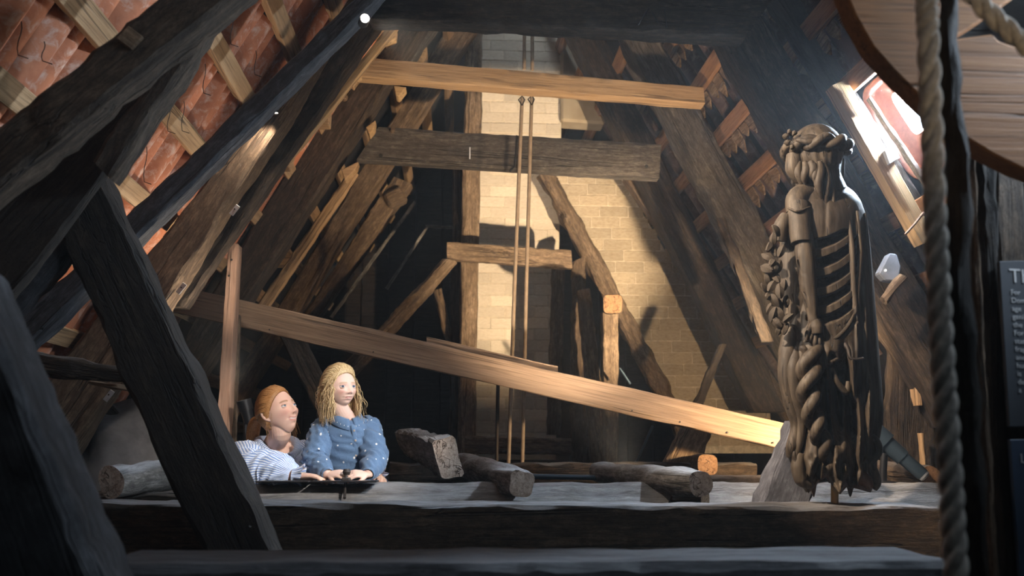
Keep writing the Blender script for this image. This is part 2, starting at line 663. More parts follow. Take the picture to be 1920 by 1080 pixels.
wall_back = plank_wall('wall_back', 9.3, -2.6, 3.4, 0, 5.6, .03)
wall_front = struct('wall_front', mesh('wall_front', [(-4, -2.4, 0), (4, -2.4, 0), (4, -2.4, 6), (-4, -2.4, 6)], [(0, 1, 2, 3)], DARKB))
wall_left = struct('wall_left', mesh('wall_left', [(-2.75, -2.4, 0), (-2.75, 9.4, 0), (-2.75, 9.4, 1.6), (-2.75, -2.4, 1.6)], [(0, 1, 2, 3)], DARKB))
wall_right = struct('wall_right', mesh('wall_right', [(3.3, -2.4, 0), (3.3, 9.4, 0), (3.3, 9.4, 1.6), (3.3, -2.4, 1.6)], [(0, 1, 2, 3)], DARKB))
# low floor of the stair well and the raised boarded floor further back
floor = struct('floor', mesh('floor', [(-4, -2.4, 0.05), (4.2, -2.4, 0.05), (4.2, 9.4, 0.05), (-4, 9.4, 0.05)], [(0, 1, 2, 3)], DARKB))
plat = struct('floor.001', box_mesh('floor', 6.0, 4.5, .04, DARKB, 0), Matrix.Translation((.3, 4.75 + 2.25, 1.235)))
bd = box_mesh('board', .27, 4.5, .025, OAK_DARK, .004)
for i in range(22):
    b = child('board', bd, plat, Matrix.Translation((-2.6 + i * .276, 7.0, 1.267 + RNG.uniform(-.004, .004))))

# ---- roof tiles -----------------------------------------------------------
def tile_me(name, w, l, rise, mat, thick=.014):
    nx, ny = 6, 2
    V, Fc = [], []
    for side in (0, 1):
        for i in range(ny + 1):
            for j in range(nx + 1):
                u = j / nx * 2 - 1
                x = u * w / 2
                V.append((x, (i / ny - .5) * l, -rise * (1 - u * u) + (thick if side else 0) - (.004 if i == 0 else 0)))
    m = (ny + 1) * (nx + 1)
    for i in range(ny):
        for j in range(nx):
            a = i * (nx + 1) + j
            Fc += [(a, a + 1, a + nx + 2, a + nx + 1), (m + a, m + a + nx + 1, m + a + nx + 2, m + a + 1)]
    for i in range(ny):
        for j in (0, nx):
            a = i * (nx + 1) + j
            Fc.append((a, a + nx + 1, m + a + nx + 1, m + a))
    for j in range(nx):
        for i in (0, ny):
            a = i * (nx + 1) + j
            Fc.append((a, a + 1, m + a + 1, m + a))
    return fix_normals(mesh(name, V, Fc, mat, 40))


def plane_frame(n, u, d, s, Y, spin=0.0, tilt=0.0):
    o = on_plane(n, u, d, s, Y)
    x, y, z = EY, u, n
    M = Matrix(((x.x, y.x, z.x, o.x), (x.y, y.y, z.y, o.y), (x.z, y.z, z.z, o.z), (0, 0, 0, 1)))
    return M @ Matrix.Rotation(spin, 4, 'Z') @ Matrix.Rotation(tilt, 4, 'X')


sL = [sy(x, y, 1.78, NL, UL) for x, y in ((425, 118), (333, 232), (228, 345), (60, 110), (170, 10))]
sR = [sy(x, y, 2.38, NR, UR) for x, y in ((1330, 127), (1382, 213), (1430, 307), (1540, 53), (1633, 152))]
print('BATTENS L', sL)
print('BATTENS R', sR)
print('HOLE', HOLE, HS, HY)
PITCH_L = .35
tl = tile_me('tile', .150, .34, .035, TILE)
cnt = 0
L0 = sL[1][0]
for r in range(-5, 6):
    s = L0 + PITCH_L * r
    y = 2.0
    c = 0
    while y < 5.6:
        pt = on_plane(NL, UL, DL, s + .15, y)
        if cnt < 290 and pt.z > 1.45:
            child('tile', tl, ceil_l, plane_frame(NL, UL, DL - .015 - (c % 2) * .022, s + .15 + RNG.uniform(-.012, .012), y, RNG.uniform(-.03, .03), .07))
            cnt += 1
        y += .118
        c += 1
bl = {}


def batten(parent, n, u, d, s, y0, y1, w, t, mat, drop=0.0):
    A, B = on_plane(n, u, d, s, y0), on_plane(n, u, d, s + drop, y1)
    o = timber3('batten', None, None, A + u * w / 2, B + u * w / 2, A - u * w / 2, B - u * w / 2, n * t, mat, parent=parent, rough=.0015, chop=.002, sub=3, step=.12)
    return o


for r in range(-5, 8):
    batten(ceil_l, NL, UL, 1.765, L0 + PITCH_L * r, 1.6, 8.8, .085, .05, PINE_OLD)
# hanging tie wires of the tiles
for (x, y, ln) in ((40, 40, 70), (275, 275, 70), (385, 120, 60), (318, 200, 50), (436, 30, 60), (480, 95, 50), (345, 190, 60), (83, 78, 40)):
    a = PLN(x, y, 1.76, NL)
    pts = [a + Vector((.004 * math.sin(i * 1.3), 0, -i * ln / 1700 * a.y / 5)) for i in range(6)]
    pts += [pts[-1] + Vector((.03, 0, -.01))]
    child('tie_wire', tube_mesh('tie_wire', pts, .0016, IRON, 5), ceil_l)

PITCH_R = .326
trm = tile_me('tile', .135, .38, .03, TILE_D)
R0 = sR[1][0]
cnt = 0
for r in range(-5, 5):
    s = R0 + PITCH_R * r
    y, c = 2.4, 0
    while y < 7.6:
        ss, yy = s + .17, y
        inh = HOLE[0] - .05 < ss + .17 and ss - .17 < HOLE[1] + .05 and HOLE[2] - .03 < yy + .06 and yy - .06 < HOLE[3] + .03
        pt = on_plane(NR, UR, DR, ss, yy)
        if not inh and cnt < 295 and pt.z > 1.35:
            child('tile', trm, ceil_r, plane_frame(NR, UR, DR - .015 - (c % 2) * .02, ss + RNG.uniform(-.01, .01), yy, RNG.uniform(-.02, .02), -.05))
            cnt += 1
        y += .112 if y < 5 else .2
        c += 1
for r in range(-4, 7):
    bs = R0 + PITCH_R * r
    spans = ((1.8, HOLE[2] - .25), (HOLE[3] + .06, 8.8)) if HOLE[0] - .06 < bs < HOLE[1] + .06 else ((1.8, 8.8),)
    for (ya, yb) in spans:
        batten(ceil_r, NR, UR, 2.385, bs, ya, yb, .085, .05, PINE_RED)


# pointed underlay shingles that show below the battens
def shingle_me():
    w, l, t = .11, .13, .010
    V = [(-w / 2, 0, 0), (w / 2, 0, 0), (w / 2, -l * .45, 0), (.004, -l, 0), (-w / 2, -l * .55, 0)]
    V += [(x, y, z + t) for x, y, z in V]
    Fc = [(0, 1, 2, 3, 4), (9, 8, 7, 6, 5)] + [(i, (i + 1) % 5, 5 + (i + 1) % 5, 5 + i) for i in range(5)]
    return fix_normals(mesh('shingle', V, Fc, OAK_TAN))


shm = shingle_me()
for r in range(-4, 4):
    y = 3.0
    while y < 5.5:
        s = R0 + PITCH_R * r - .05
        if not (HOLE[2] - .12 < y < HOLE[3] + .12 and HOLE[0] - .2 < s < HOLE[1] + .2):
            M = plane_frame(NR, UR, 2.415 + RNG.uniform(0, .012), s, y, RNG.uniform(-.12, .12)) @ Matrix.Diagonal((RNG.uniform(.75, 1.15), RNG.uniform(.6, 1.15), 1, 1))
            child('shingle', shm, ceil_r, M)
        y += RNG.uniform(.11, .15)

# ---- reveal of the open roof tile ------------------------------------------
def reveal():
    a, b, c, e = HOLE
    k = 28
    C = np.zeros((4, k, 3))
    cs, cy = (a + b) / 2, (c + e) / 2
    c2s, c2y = sy(1707, 207, DR + .03, NR, UR)
    for i, (dd, sc) in enumerate(((DR - .05, 1.10), (DR + .01, 1.02), (DR + .03, .52), (DR + .07, .50))):
        if i == 2:
            cs, cy = c2s, c2y
        for j in range(k):
            t = 2 * math.pi * j / k
            ex = .45
            x = math.copysign(abs(math.cos(t)) ** ex, math.cos(t))
            y = math.copysign(abs(math.sin(t)) ** ex, math.sin(t))
            if i == 0:
                x, y = x * 1.02, y * 1.02
            C[i, j] = on_plane(NR, UR, dd, cs + x * (b - a) / 2 * sc, cy + y * (e - c) / 2 * sc)
    me = rings_mesh('window_frame', C, REVEAL, 60, cap=False)
    o = struct('window_1', me)
    sm = o.modifiers.new('solid', 'SOLIDIFY')
    sm.thickness = .012
    sm.offset = 0
    return o


window_1 = reveal()
setp(window_1, 'small open roof hatch with a pink clay reveal letting in white daylight')

# ---- brick stack and sloping flue --------------------------------------------
def bricks(root, poly_l, poly_r, y0, y1, Y, bw, bh, mat, proud=.012, slope=0.0, maxn=290):
    """courses of bricks on the front face between two pixel edge lines; rows follow the image rows of the plane Y"""
    me = box_mesh('brick', 1, 1, 1, mat, .0)
    bm = bmesh.new()
    bm.from_mesh(me)
    bmesh.ops.bevel(bm, geom=list(bm.edges), offset=.06, segments=1, affect='EDGES')
    bm.to_mesh(me)
    bm.free()
    ztop, zbot = P(900, y0, Y).z, P(900, y1, Y).z
    rows = int((ztop - zbot) / bh)
    n = 0
    for r in range(rows):
        z = ztop - (r + .5) * bh
        f = (r + .5) / rows
        py = y0 + (y1 - y0) * f
        xl = P(poly_l[0] + (poly_l[1] - poly_l[0]) * f, py, Y).x
        xr = P(poly_r[0] + (poly_r[1] - poly_r[0]) * f, py, Y).x
        x = xl - (bw / 2 if r % 2 else 0)
        while x < xr - .01:
            a, b = max(x, xl), min(x + bw, xr)
            if b - a > .035 and n < maxn:
                dz = slope * ((a + b) / 2 - xl)
                M = Matrix.Translation(((a + b) / 2, Y + RNG.uniform(-.0035, .0035), z + dz + RNG.uniform(-.003, .003))) @ Matrix.Rotation(RNG.uniform(-.012, .012), 4, 'Y') @ Matrix.Diagonal((b - a - .006, .03, bh - .006, 1))
                child('brick', me, root, M)
                n += 1
            x += bw
    return n


def stack(name, label, a, b, Y, depth, mat, brickm, bw, bh, maxn=290):
    root = empty(name, (P(*a[1], Y) + P(*b[1], Y)) / 2, label, 'chimney')
    core = timber3('mortar_core', None, None, P(*a[0], Y - .009), P(*a[1], Y - .009), P(*b[0], Y - .009), P(*b[1], Y - .009), EY * depth, MORTAR, parent=root, rough=.0006, chop=.003, sub=3, step=.3)
    n = bricks(root, (a[0][0], a[1][0]), (b[0][0], b[1][0]), a[0][1], a[1][1], Y, bw, bh, brickm, maxn=maxn)
    return root


stack('brick_chimney', 'upright limewashed brick chimney stack behind the two hanging rods', ((893, 20), (891, 862)), ((1056, 20), (1042, 862)), 7.25, .5, MORTAR, BRICK, .235, .092, 270)
stack('brick_flue', 'sloping yellow brick flue leaning down to the right beside the chimney', ((1020, 302), (1300, 850)), ((1146, 302), (1478, 850)), 7.12, .10, MORTAR, BRICK_Y, .235, .092, 270)
# ================================================================== timbers
G = {}
# --- foreground
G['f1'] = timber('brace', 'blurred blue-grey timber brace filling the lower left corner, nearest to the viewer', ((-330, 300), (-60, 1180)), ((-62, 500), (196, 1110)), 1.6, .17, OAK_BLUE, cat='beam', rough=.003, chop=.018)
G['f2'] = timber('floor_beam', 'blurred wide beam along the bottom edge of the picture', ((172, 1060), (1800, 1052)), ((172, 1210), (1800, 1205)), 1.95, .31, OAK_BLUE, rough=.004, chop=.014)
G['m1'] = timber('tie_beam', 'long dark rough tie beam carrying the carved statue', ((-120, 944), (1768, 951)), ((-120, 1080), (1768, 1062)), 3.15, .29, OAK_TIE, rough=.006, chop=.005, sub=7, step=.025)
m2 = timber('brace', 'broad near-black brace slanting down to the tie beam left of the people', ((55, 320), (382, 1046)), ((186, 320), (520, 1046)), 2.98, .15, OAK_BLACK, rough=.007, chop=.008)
G['m2'] = m2
for (x, y) in ((456, 965), (470, 986)):
    child('bolt', lathe_mesh('bolt', [(0, .007), (.004, .007), (.006, .004)], STEEL, 10), m2, aim(P(x, y, 2.985), (0, -1, 0)))
G['m3'] = timber('rafter', 'dark cracked rafter crossing the upper left corner over the pale battens', ((-60, 275), (340, -40)), ((-60, 395), (485, -48)), 2.35, .12, OAK_DARK, cat='rafter', rough=.005, chop=.012)
child('patch', box_mesh('patch', .055, .012, .05, OAK_TAN, .004), G['m3'], Matrix.Translation(P(244, 72, 2.345)) @ Matrix.Rotation(.66, 4, 'Y'))
G['m4'] = timber('brace', 'narrow crooked dark brace beside the clay tiles at upper left', ((172, 300), (392, -30)), ((205, 335), (446, -30)), 2.7, .10, OAK_DARK, rough=.007, chop=.008)
timber('board', 'wide sooty board in deep shade between the two upper left timbers', ((-80, 385), (400, -10)), ((-20, 610), (432, 10)), 2.82, .05, OAK_BLACK, rough=.003, sub=4, cat='board')
timber('rafter', 'thin blue-black rafter ending in shade behind the broad left brace', ((-20, 590), (182, 368)), ((2, 622), (198, 404)), 3.0, .07, OAK_BLUE, cat='rafter')
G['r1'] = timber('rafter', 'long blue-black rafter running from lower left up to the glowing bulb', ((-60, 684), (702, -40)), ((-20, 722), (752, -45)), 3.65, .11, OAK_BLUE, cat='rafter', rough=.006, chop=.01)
# --- left side rafters going back
r2 = timber('rafter', 'wide brown rafter lit by the small cylinder downlight', ((-60, 900), (650, 0)), ((100, 900), (672, -5)), 4.26, .16, OAK_BROWN, cat='rafter', rough=.008, chop=.008)
G['r2'] = r2
for (x, y) in ((340, 541), (440, 394), (204, 742)):
    br = child('bracket', box_mesh('bracket', .055, .006, .022, STEEL, .001), r2, Matrix.Translation(P(x, y, 4.25)) @ Matrix.Rotation(-.96, 4, 'Y'))
    child('screw', lathe_mesh('screw', [(0, .004), (.003, .004), (.004, .002)], IRON, 8), br, aim(P(x, y - 2, 4.246), (0, -1, 0)))
timber('rafter', 'slim dark rafter just behind the downlight', ((318, 575), (660, 40)), ((345, 575), (716, 40)), 4.5, .1, OAK_DARK, cat='rafter')
timber('lath', 'thin new pine lath running up to the left end of the light collar', ((503, 324), (730, 46)), ((517, 332), (748, 48)), 4.62, .05, PINE, cat='lath', rough=.002, chop=.002, sub=3)
r3 = timber('rafter', 'dark weathered rafter with wooden peg below the light collar', ((180, 900), (738, -5)), ((245, 900), (828, -2)), 5.44, .19, OAK_DARK, cat='rafter', rough=.006, chop=.008)
child('peg', lathe_mesh('peg', [(0, .02), (.03, .018), (.034, .01)], OAK_TAN, 10), r3, aim(P(646, 185, 5.44), (0.3, -1, -.1)))
timber('lath', 'orange lit lath tucked behind the weathered dark rafter', ((462, 600), (655, 318)), ((488, 600), (672, 326)), 5.78, .05, PINE_OLD, cat='lath', rough=.003, sub=3)
r4 = timber('rafter', 'broad pale brown rafter passing behind both upper collars', ((336, 880), (845, 40)), ((372, 880), (898, 40)), 6.56, .2, OAK_TAN, cat='rafter', rough=.006, chop=.010)
r5 = timber('rafter', 'short brown rafter with a notched head under the dark collar', ((545, 625), (738, 330)), ((575, 625), (772, 345)), 7.2, .16, OAK_BROWN, cat='rafter', rough=.005)
child('block', box_mesh('block', .16, .12, .14, OAK_BROWN, .02), r5, Matrix.Translation(P(742, 372, 7.2)) @ Matrix.Rotation(-.5, 4, 'Y'))
timber('rafter', 'grey boarded rafter end seen above the light collar at left', ((700, 118), (760, 40)), ((770, 118), (825, 40)), 5.9, .12, OAK_GREY, cat='rafter')
timber('lath', 'pale edged lath catching blue light beside the notched rafter', ((618, 594), (776, 376)), ((623, 596), (780, 380)), 7.7, .02, OAK_GREY, cat='lath', rough=.004, chop=.001, sub=3)
timber('lath', 'faint grey lath slanting across the dark gap left of the post', ((722, 540), (799, 424)), ((727, 543), (803, 426)), 7.9, .02, OAK_GREY, cat='lath', rough=.002, chop=.001, sub=3)
timber('lath', 'faint level grey lath in the dark gap left of the post', ((798, 421), (852, 424)), ((798, 426), (852, 429)), 7.9, .02, OAK_GREY, cat='lath', rough=.002, chop=.001, sub=3)
# short tile batten ends and spacers between the rafters on the left
blocks = [((572, 205), (618, 205), (616, 232), (582, 232), 5.0, 'batten end lit orange beside the dark rafter below the lath'),
          ((700, 60), (744, 50), (742, 68), (722, 78), 5.0, 'batten end at the upper tip of the new pine lath'),
          ((648, 122), (678, 100), (676, 138), (658, 150), 4.95, 'stepped batten end under the left end of the light collar'),
          ((738, 160), (762, 163), (748, 181), (742, 178), 5.15, 'small wedge hanging under the light collar at left'),
          ((686, 238), (704, 225), (702, 240), (692, 252), 5.45, 'batten end above the left tip of the dark collar'),
          ((640, 318), (672, 302), (668, 315), (646, 338), 5.5, 'splintered batten end below the left tip of the dark collar'),
          ((784, 103), (797, 80), (801, 92), (793, 108), 6.0, 'bright sliver of batten between two rafters above the light collar'),
          ((445, 379), (490, 380), (486, 401), (440, 400), 5.6, 'ochre crosspiece between two left rafters, upper of the pair'),
          ((388, 473), (430, 472), (428, 492), (384, 492), 5.6, 'ochre crosspiece touching the top of the pale post, lower of the pair'),
          ((518, 478), (552, 478), (546, 497), (508, 497), 6.1, 'ochre crosspiece over the orange lit lath'),
          ((664, 64), (680, 62), (668, 92), (660, 92), 4.7, 'pale batten end between dark rafters under the glowing bulb'),
          ((520, 285), (548, 288), (540, 312), (514, 314), 5.0, 'orange block under the new pine lath near its lower end')]
for i, (a, b, c, d, Y, lab) in enumerate(blocks):
    prism('batten_end', (a, b, c, d), Y, .10, PINE_OLD if i in (0, 5, 7, 8, 9, 11) else PINE, None, lab, 'batten', .004)
# --- collars
b1 = timber('collar_beam', 'massive dark collar beam across the top edge with scratched marks', ((640, -60), (1475, -40)), ((696, 34), (1400, 68)), 3.75, .11, OAK_DARK, rough=.005, chop=.004, sub=7, step=.03)
for (x0, y0, x1, y1) in ((1196, 47, 1216, 16), (1222, 22, 1234, 44), (1246, 18, 1250, 52)):
    child('carved_mark', tube_mesh('carved_mark', [P(x0, y0, 3.748), P(x1, y1, 3.748)], .0035, DARKB, 5), b1)
b2 = timber('collar_beam', 'light new timber collar spanning between the rafters below the top beam', ((683, 107), (1319, 163)), ((668, 142), (1322, 194)), 5.0, .10, PINE_OLD, rough=.0015, chop=.002)
b3 = timber('collar_beam', 'wide old grey-brown collar under the light one with a paper tag', ((710, 237), (1240, 271)), ((668, 300), (1236, 334)), 5.6, .085, OAK_WORN, rough=.003, chop=.003)
child('crack', tube_mesh('crack', [P(969, 254, 5.598), P(967, 290, 5.598), P(965, 312, 5.598), P(956, 322, 5.598)], .006, DARKB, 6), b3)
child('paper_tag', box_mesh('paper_tag', .008, .003, .08, WHITEP, .001), b3, Matrix.Translation(P(881, 287, 5.594)))
child('peg', lathe_mesh('peg', [(0, .016), (.05, .014), (.053, .008)], OAK_TAN, 10), b3, aim(P(735, 246, 5.6), (.2, -1, 0)))
for (x, y) in ((714, 292), (1212, 312)):
    child('peg_hole', lathe_mesh('peg_hole', [(0, .012), (.004, .012), (.005, .006)], DARKB, 10), b3, aim(P(x, y, 5.601), (0, -1, 0)))
b4 = timber('crosspiece', 'short brown crosspiece nailed over the middle posts in front of the chimney', ((838, 453), (1071, 469)), ((838, 485), (1073, 503)), 6.55, .08, OAK_TAN, rough=.004, chop=.003)
# --- far posts
timber('post', 'reddish brown post left of the chimney running down behind all collars', ((874, 40), (858, 880)), ((905, 40), (889, 880)), 6.8, .12, OAK_TAN, cat='post', rough=.008, chop=.01)
timber('post', 'dark post in shade directly left of the reddish brown post', ((850, 300), (841, 880)), ((868, 300), (860, 880)), 6.98, .10, OAK_DARK, cat='post')
timber('post', 'brown post in front of the right chimney edge with a lit foot', ((1038, 470), (1026, 815)), ((1060, 470), (1052, 815)), 6.95, .10, OAK_BROWN, cat='post', rough=.006)
timber('post', 'grey post under the right end of the short crosspiece', ((1075, 490), (1070, 875)), ((1098, 480), (1102, 875)), 6.62, .10, OAK_BROWN, cat='post', rough=.008)
timber('brace', 'mossy plank brace leaning against the block-topped post', ((1084, 545), (1110, 875)), ((1106, 540), (1150, 875)), 6.25, .08, OAK_BROWN, cat='brace', rough=.005)
p3 = timber('post', 'light post topped by a square end-grain block', ((1130, 584), (1136, 875)), ((1160, 584), (1160, 875)), 5.95, .10, OAK_TAN, cat='post', rough=.004, chop=.006)
log('purlin_end', 'square orange end-grain block resting on the light post', 'block', P(1149, 570, 5.80), P(1149, 572, 6.3), .064, .064, OAK_TAN, ENDO, .003, 32, sq=5.0)
# --- beams along the flue and right rafters
timber('beam', 'ragged bark-edged beam running along the left side of the sloping flue', ((1012, 325), (1290, 850)), ((1046, 325), (1322, 850)), 6.9, .14, OAK_TAN, rough=.018, chop=.015, sub=6)
timber('beam', 'slim light brown beam sloping along the right side of the flue', ((1172, 335), (1474, 790)), ((1197, 335), (1496, 775)), 6.55, .1, OAK_BROWN, rough=.006)
timber('rafter', 'dark right rafter rising behind the old grey-brown collar', ((1058, 40), (1415, 772)), ((1118, 40), (1476, 772)), 6.3, .2, OAK_DARK, cat='rafter', rough=.008, chop=.01)
timber('rafter', 'ochre dusted right rafter carrying the right end of the light collar', ((1160, 40), (1500, 700)), ((1222, 40), (1575, 670)), 5.15, .2, OAK_WORN, cat='rafter', rough=.009, chop=.01)
timber('lath', 'orange tipped lath nailed along the ochre right rafter', ((1346, 408), (1430, 640)), ((1361, 408), (1452, 640)), 4.98, .06, OAK_DARK, cat='lath', rough=.006)
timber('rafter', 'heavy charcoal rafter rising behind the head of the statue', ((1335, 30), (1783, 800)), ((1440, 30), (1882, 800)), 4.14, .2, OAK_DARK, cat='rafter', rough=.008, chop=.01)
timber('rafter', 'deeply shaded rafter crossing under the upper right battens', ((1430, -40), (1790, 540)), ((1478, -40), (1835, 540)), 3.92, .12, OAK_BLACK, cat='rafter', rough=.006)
# --- plank beside the hatch, catching the daylight
pl = timber('plank', 'new plank lit white by the open roof hatch at right', ((1560, 160), (1729, 458)), ((1588, 148), (1756, 446)), 3.80, .075, PINE, cat='plank', rough=.001, chop=.002, sub=3)
prism('sensor_box', ((1658, 282), (1676, 270), (1688, 296), (1668, 308)), 3.78, .03, WHITEP, None, 'small white square block beside the daylight-lit plank', 'box', .003)
timber('plank', 'dark weathered edge board along the lower rim of the open hatch', ((1628, 186), (1738, 352)), ((1634, 178), (1746, 342)), 3.86, .03, OAK_GREY, cat='plank', rough=.004, sub=3)
child('copper_strip', tube_mesh('copper_strip', [P(1697, 440, 3.74), P(1715, 420, 3.73), P(1732, 398, 3.72)], .006, PINE_RED, 6), pl)
# --- long inclined plank
plank = timber('plank', 'long inclined fir plank crossing the middle of the attic', ((325, 533), (1486, 797)), ((325, 585), (1462, 841)), 5.0, .04, PLANKM, Y1=4.5, cat='plank', rough=.002, chop=.002, step=.05)
timber('splice_board', None, ((800, 631), (1046, 687)), ((800, 670), (1046, 728)), 4.85, .03, PLANKM, Y1=4.75, cat=None, parent=plank, rough=.0015, chop=.002, sub=3)
for (x, y, Y) in ((505, 618, 4.9), (700, 660, 4.83), (1094, 749, 4.66), (1185, 770, 4.62), (1275, 791, 4.58), (1364, 811, 4.54), (1450, 830, 4.5), (770, 677, 4.8)):
    child('nail', lathe_mesh('nail', [(0, .005), (.003, .004)], IRON, 7), plank, aim(P(x, y, Y - .003), (0, -1, 0)))
post = timber('post', 'pale square post standing before the left end of the long plank', ((428, 456), (397, 930)), ((446, 457), (420, 930)), 4.6, .10, PINE_PINK, cat='post', rough=.0015, chop=.002, sub=3)
for (x, y) in ((434, 487), (429, 517)):
    child('bolt_hole', lathe_mesh('bolt_hole', [(0, .006), (.003, .005)], IRON, 8), post, aim(P(x, y, 4.598), (0, -1, 0)))
timber('post', 'second darker post half hidden behind the pale square post', ((438, 590), (423, 930)), ((449, 590), (437, 930)), 4.72, .05, OAK_BROWN, cat='post', rough=.002)
# --- braces under the plank
timber('brace', 'brown round-edged brace from the crosspiece down to the plank', ((832, 484), (628, 700)), ((858, 490), (660, 712)), 6.5, .10, OAK_TAN, cat='brace', rough=.008, chop=.014)
timber('brace', 'thin brown brace in shade left of the middle posts', ((812, 545), (838, 650)), ((828, 540), (852, 650)), 7.0, .06, OAK_BROWN, cat='brace')
timber('brace', 'dark pale-edged brace slanting behind the head of the small person', ((524, 630), (605, 800)), ((572, 638), (652, 800)), 5.7, .10, OAK_DARK, cat='brace', rough=.005)
timber('brace', 'stout brown brace under the right part of the long plank', ((1282, 800), (1240, 885)), ((1338, 808), (1305, 885)), 5.0, .10, OAK_TAN, cat='brace', rough=.006)
timber('brace', 'thin brown strut rising behind the right end of the long plank', ((1350, 645), (1296, 770)), ((1364, 645), (1314, 770)), 5.6, .06, OAK_DARK, cat='brace', rough=.004)
timber('brace', 'cobwebbed blue-grey brace leaning behind the foot of the statue', ((1490, 788), (1424, 945)), ((1580, 796), (1520, 945)), 3.62, .12, OAK_VIOLET, cat='brace', rough=.006)
timber('collar_tie', 'dark tie at lower left with a bent nail, behind the blurred brace', ((28, 652), (236, 690)), ((36, 702), (236, 716)), 3.45, .06, OAK_DARK, rough=.005)
timber('lath', 'short pale lath under the dark tie at lower left', ((165, 713), (240, 722)), ((165, 720), (240, 734)), 3.5, .04, OAK_TAN, cat='lath', rough=.003, sub=3)
timber('brace', 'short dark brace in the shaded corner behind the vault hump', ((190, 768), (215, 795)), ((205, 756), (232, 783)), 4.6, .05, OAK_BLACK, cat='brace', rough=.003)
# --- thin metal edged struts
for (p, q, Y, lab) in (((1224, 798), (1190, 872), 5.6, 'thin grey metal strut below the right half of the long plank'), ((1162, 690), (1182, 720), 5.7, 'short grey metal strut right of the block-topped post')):
    o = link('strut', tube_mesh('strut', [Vector((0, 0, 0)), P(*q, Y) - P(*p, Y)], .008, BLUEM, 8))
    o.location = P(*p, Y)
    setp(o, lab, 'strut')
# --- right foreground posts, sign boards
timber('post', 'dark blurred post right beside the hanging rope', ((1764, -60), (1808, 1120)), ((1796, -60), (1862, 1120)), 1.5, .02, OAK_BLACK, cat='post', rough=.005)
timber('post', 'narrow brown blurred post right of the dark rope-side post', ((1800, 150), (1858, 1120)), ((1822, 150), (1882, 1120)), 1.95, .08, OAK_BROWN, cat='post', rough=.004)
timber('post', 'reddish black blurred post left of the lettered panels', ((1826, 150), (1880, 1120)), ((1862, 150), (1912, 1120)), 2.02, .08, OAK_BLACK, cat='post', rough=.004)
timber('board', 'brown board carrying the lettered panels at the right edge', ((1858, 150), (1890, 1150)), ((2140, 150), (2170, 1150)), 2.08, .05, OAK_DARK, cat='board', rough=.003)


def sign(name, lab, poly, Y, mat, lines):
    o = prism(name, poly, Y, .012, mat, None, lab, 'sign', .001)
    for txt, x, y, size in lines:
        c = bpy.data.curves.new('lettering', 'FONT')
        c.body = txt
        c.size = size
        c.extrude = .0004
        c.materials.append(LETTER)
        tmp = bpy.data.objects.new('lettering', c)
        SC.collection.objects.link(tmp)
        lm = bpy.data.meshes.new_from_object(tmp.evaluated_get(bpy.context.evaluated_depsgraph_get()))
        bpy.data.objects.remove(tmp)
        t = bpy.data.objects.new('lettering', lm)
        SC.collection.objects.link(t)
        t.parent = o
        t.matrix_basis = o.matrix_basis.inverted() @ (Matrix.Translation(P(x, y, Y - .001)) @ Matrix.Rotation(math.radians(2.0), 4, 'Y') @ Matrix.Rotation(math.pi / 2, 4, 'X'))
    return o


txt = ['For', 'Dom', 'age', 'geni', 'the', 'For', 'stat', 'frag', 'and', 'hun', 'is', 'de', 'a']
sign('sign_panel', 'dark grey panel whose heading begins Th, upper of two at the right edge', [(1874, 490), (2080, 484), (2100, 800), (1893, 800)], 2.0, PANEL,
     [('Th', 1893, 529, .047)] + [(s, 1895 + i * 1.25, 552 + i * 15.3, .017) for i, s in enumerate(txt)])
sign('sign_panel', 'blue-grey panel below the one headed Th, at the lower right corner', [(1894, 824), (2105, 824), (2120, 1120), (1916, 1120)], 2.0, PANELB,
     [('L', 1913, 868, .03)])

# --- hoist wheel
wheel = empty('hoist_wheel', P(1990, -300, 1.75), 'huge blurred wooden hoist wheel hanging in the upper right corner', 'wheel')
arc = [(1584, -20), (1603, 27), (1637, 87), (1677, 132), (1715, 170), (1753, 206)]
prism('rim_plank', arc + [(1766, 214), (1766, -70), (1575, -70)], 1.75, .06, WHEELM, wheel)
arc2 = [(1766, 214), (1783, 236), (1810, 257), (1860, 287), (1920, 317), (2000, 345), (2090, 362), (2150, 365)]
prism('rim_plank', [(1766, 76)] + arc2 + [(2150, 180), (1935, 98), (1873, 76), (1862, 63)], 1.75, .06, WHEELM, wheel)
prism('rim_plank', [(1766, -70), (1766, 68), (1792, 68), (1846, 34), (1930, -26), (1980, -70)], 1.75, .06, WHEELM, wheel)
prism('rim_plank', [(1940, 90), (2150, 172), (2150, -70), (2000, -70), (1950, -10)], 1.80, .05, WHEELM, wheel)
prism('backing_board', [(1770, -70), (1770, 150), (2120, 250), (2150, -70)], 1.86, .03, OAK_BLACK, wheel)


def rope(name, lab, pts, r):
    pts = [Vector(p) for p in pts]
    o = empty(name, pts[0], lab, 'rope')
    L = sum((pts[i + 1] - pts[i]).length for i in range(len(pts) - 1))
    n = int(L / .004)
    d = (pts[-1] - pts[0]).normalized()
    s = d.cross(Vector((0, 1, .3))).normalized()
    u = d.cross(s)
    for q in range(3):
        cur = []
        for i in range(n + 1):
            t = i / n
            f = t * (len(pts) - 1)
            a = min(int(f), len(pts) - 2)
            c = pts[a].lerp(pts[a + 1], f - a)
            ph = t * L / (r * 6.2) * 2 * math.pi + q * 2 * math.pi / 3
            cur.append(c + (s * math.cos(ph) + u * math.sin(ph)) * r * .52)
        child('strand', tube_mesh('strand', cur, r * .56, ROPE, 8, 80), o)
    return o


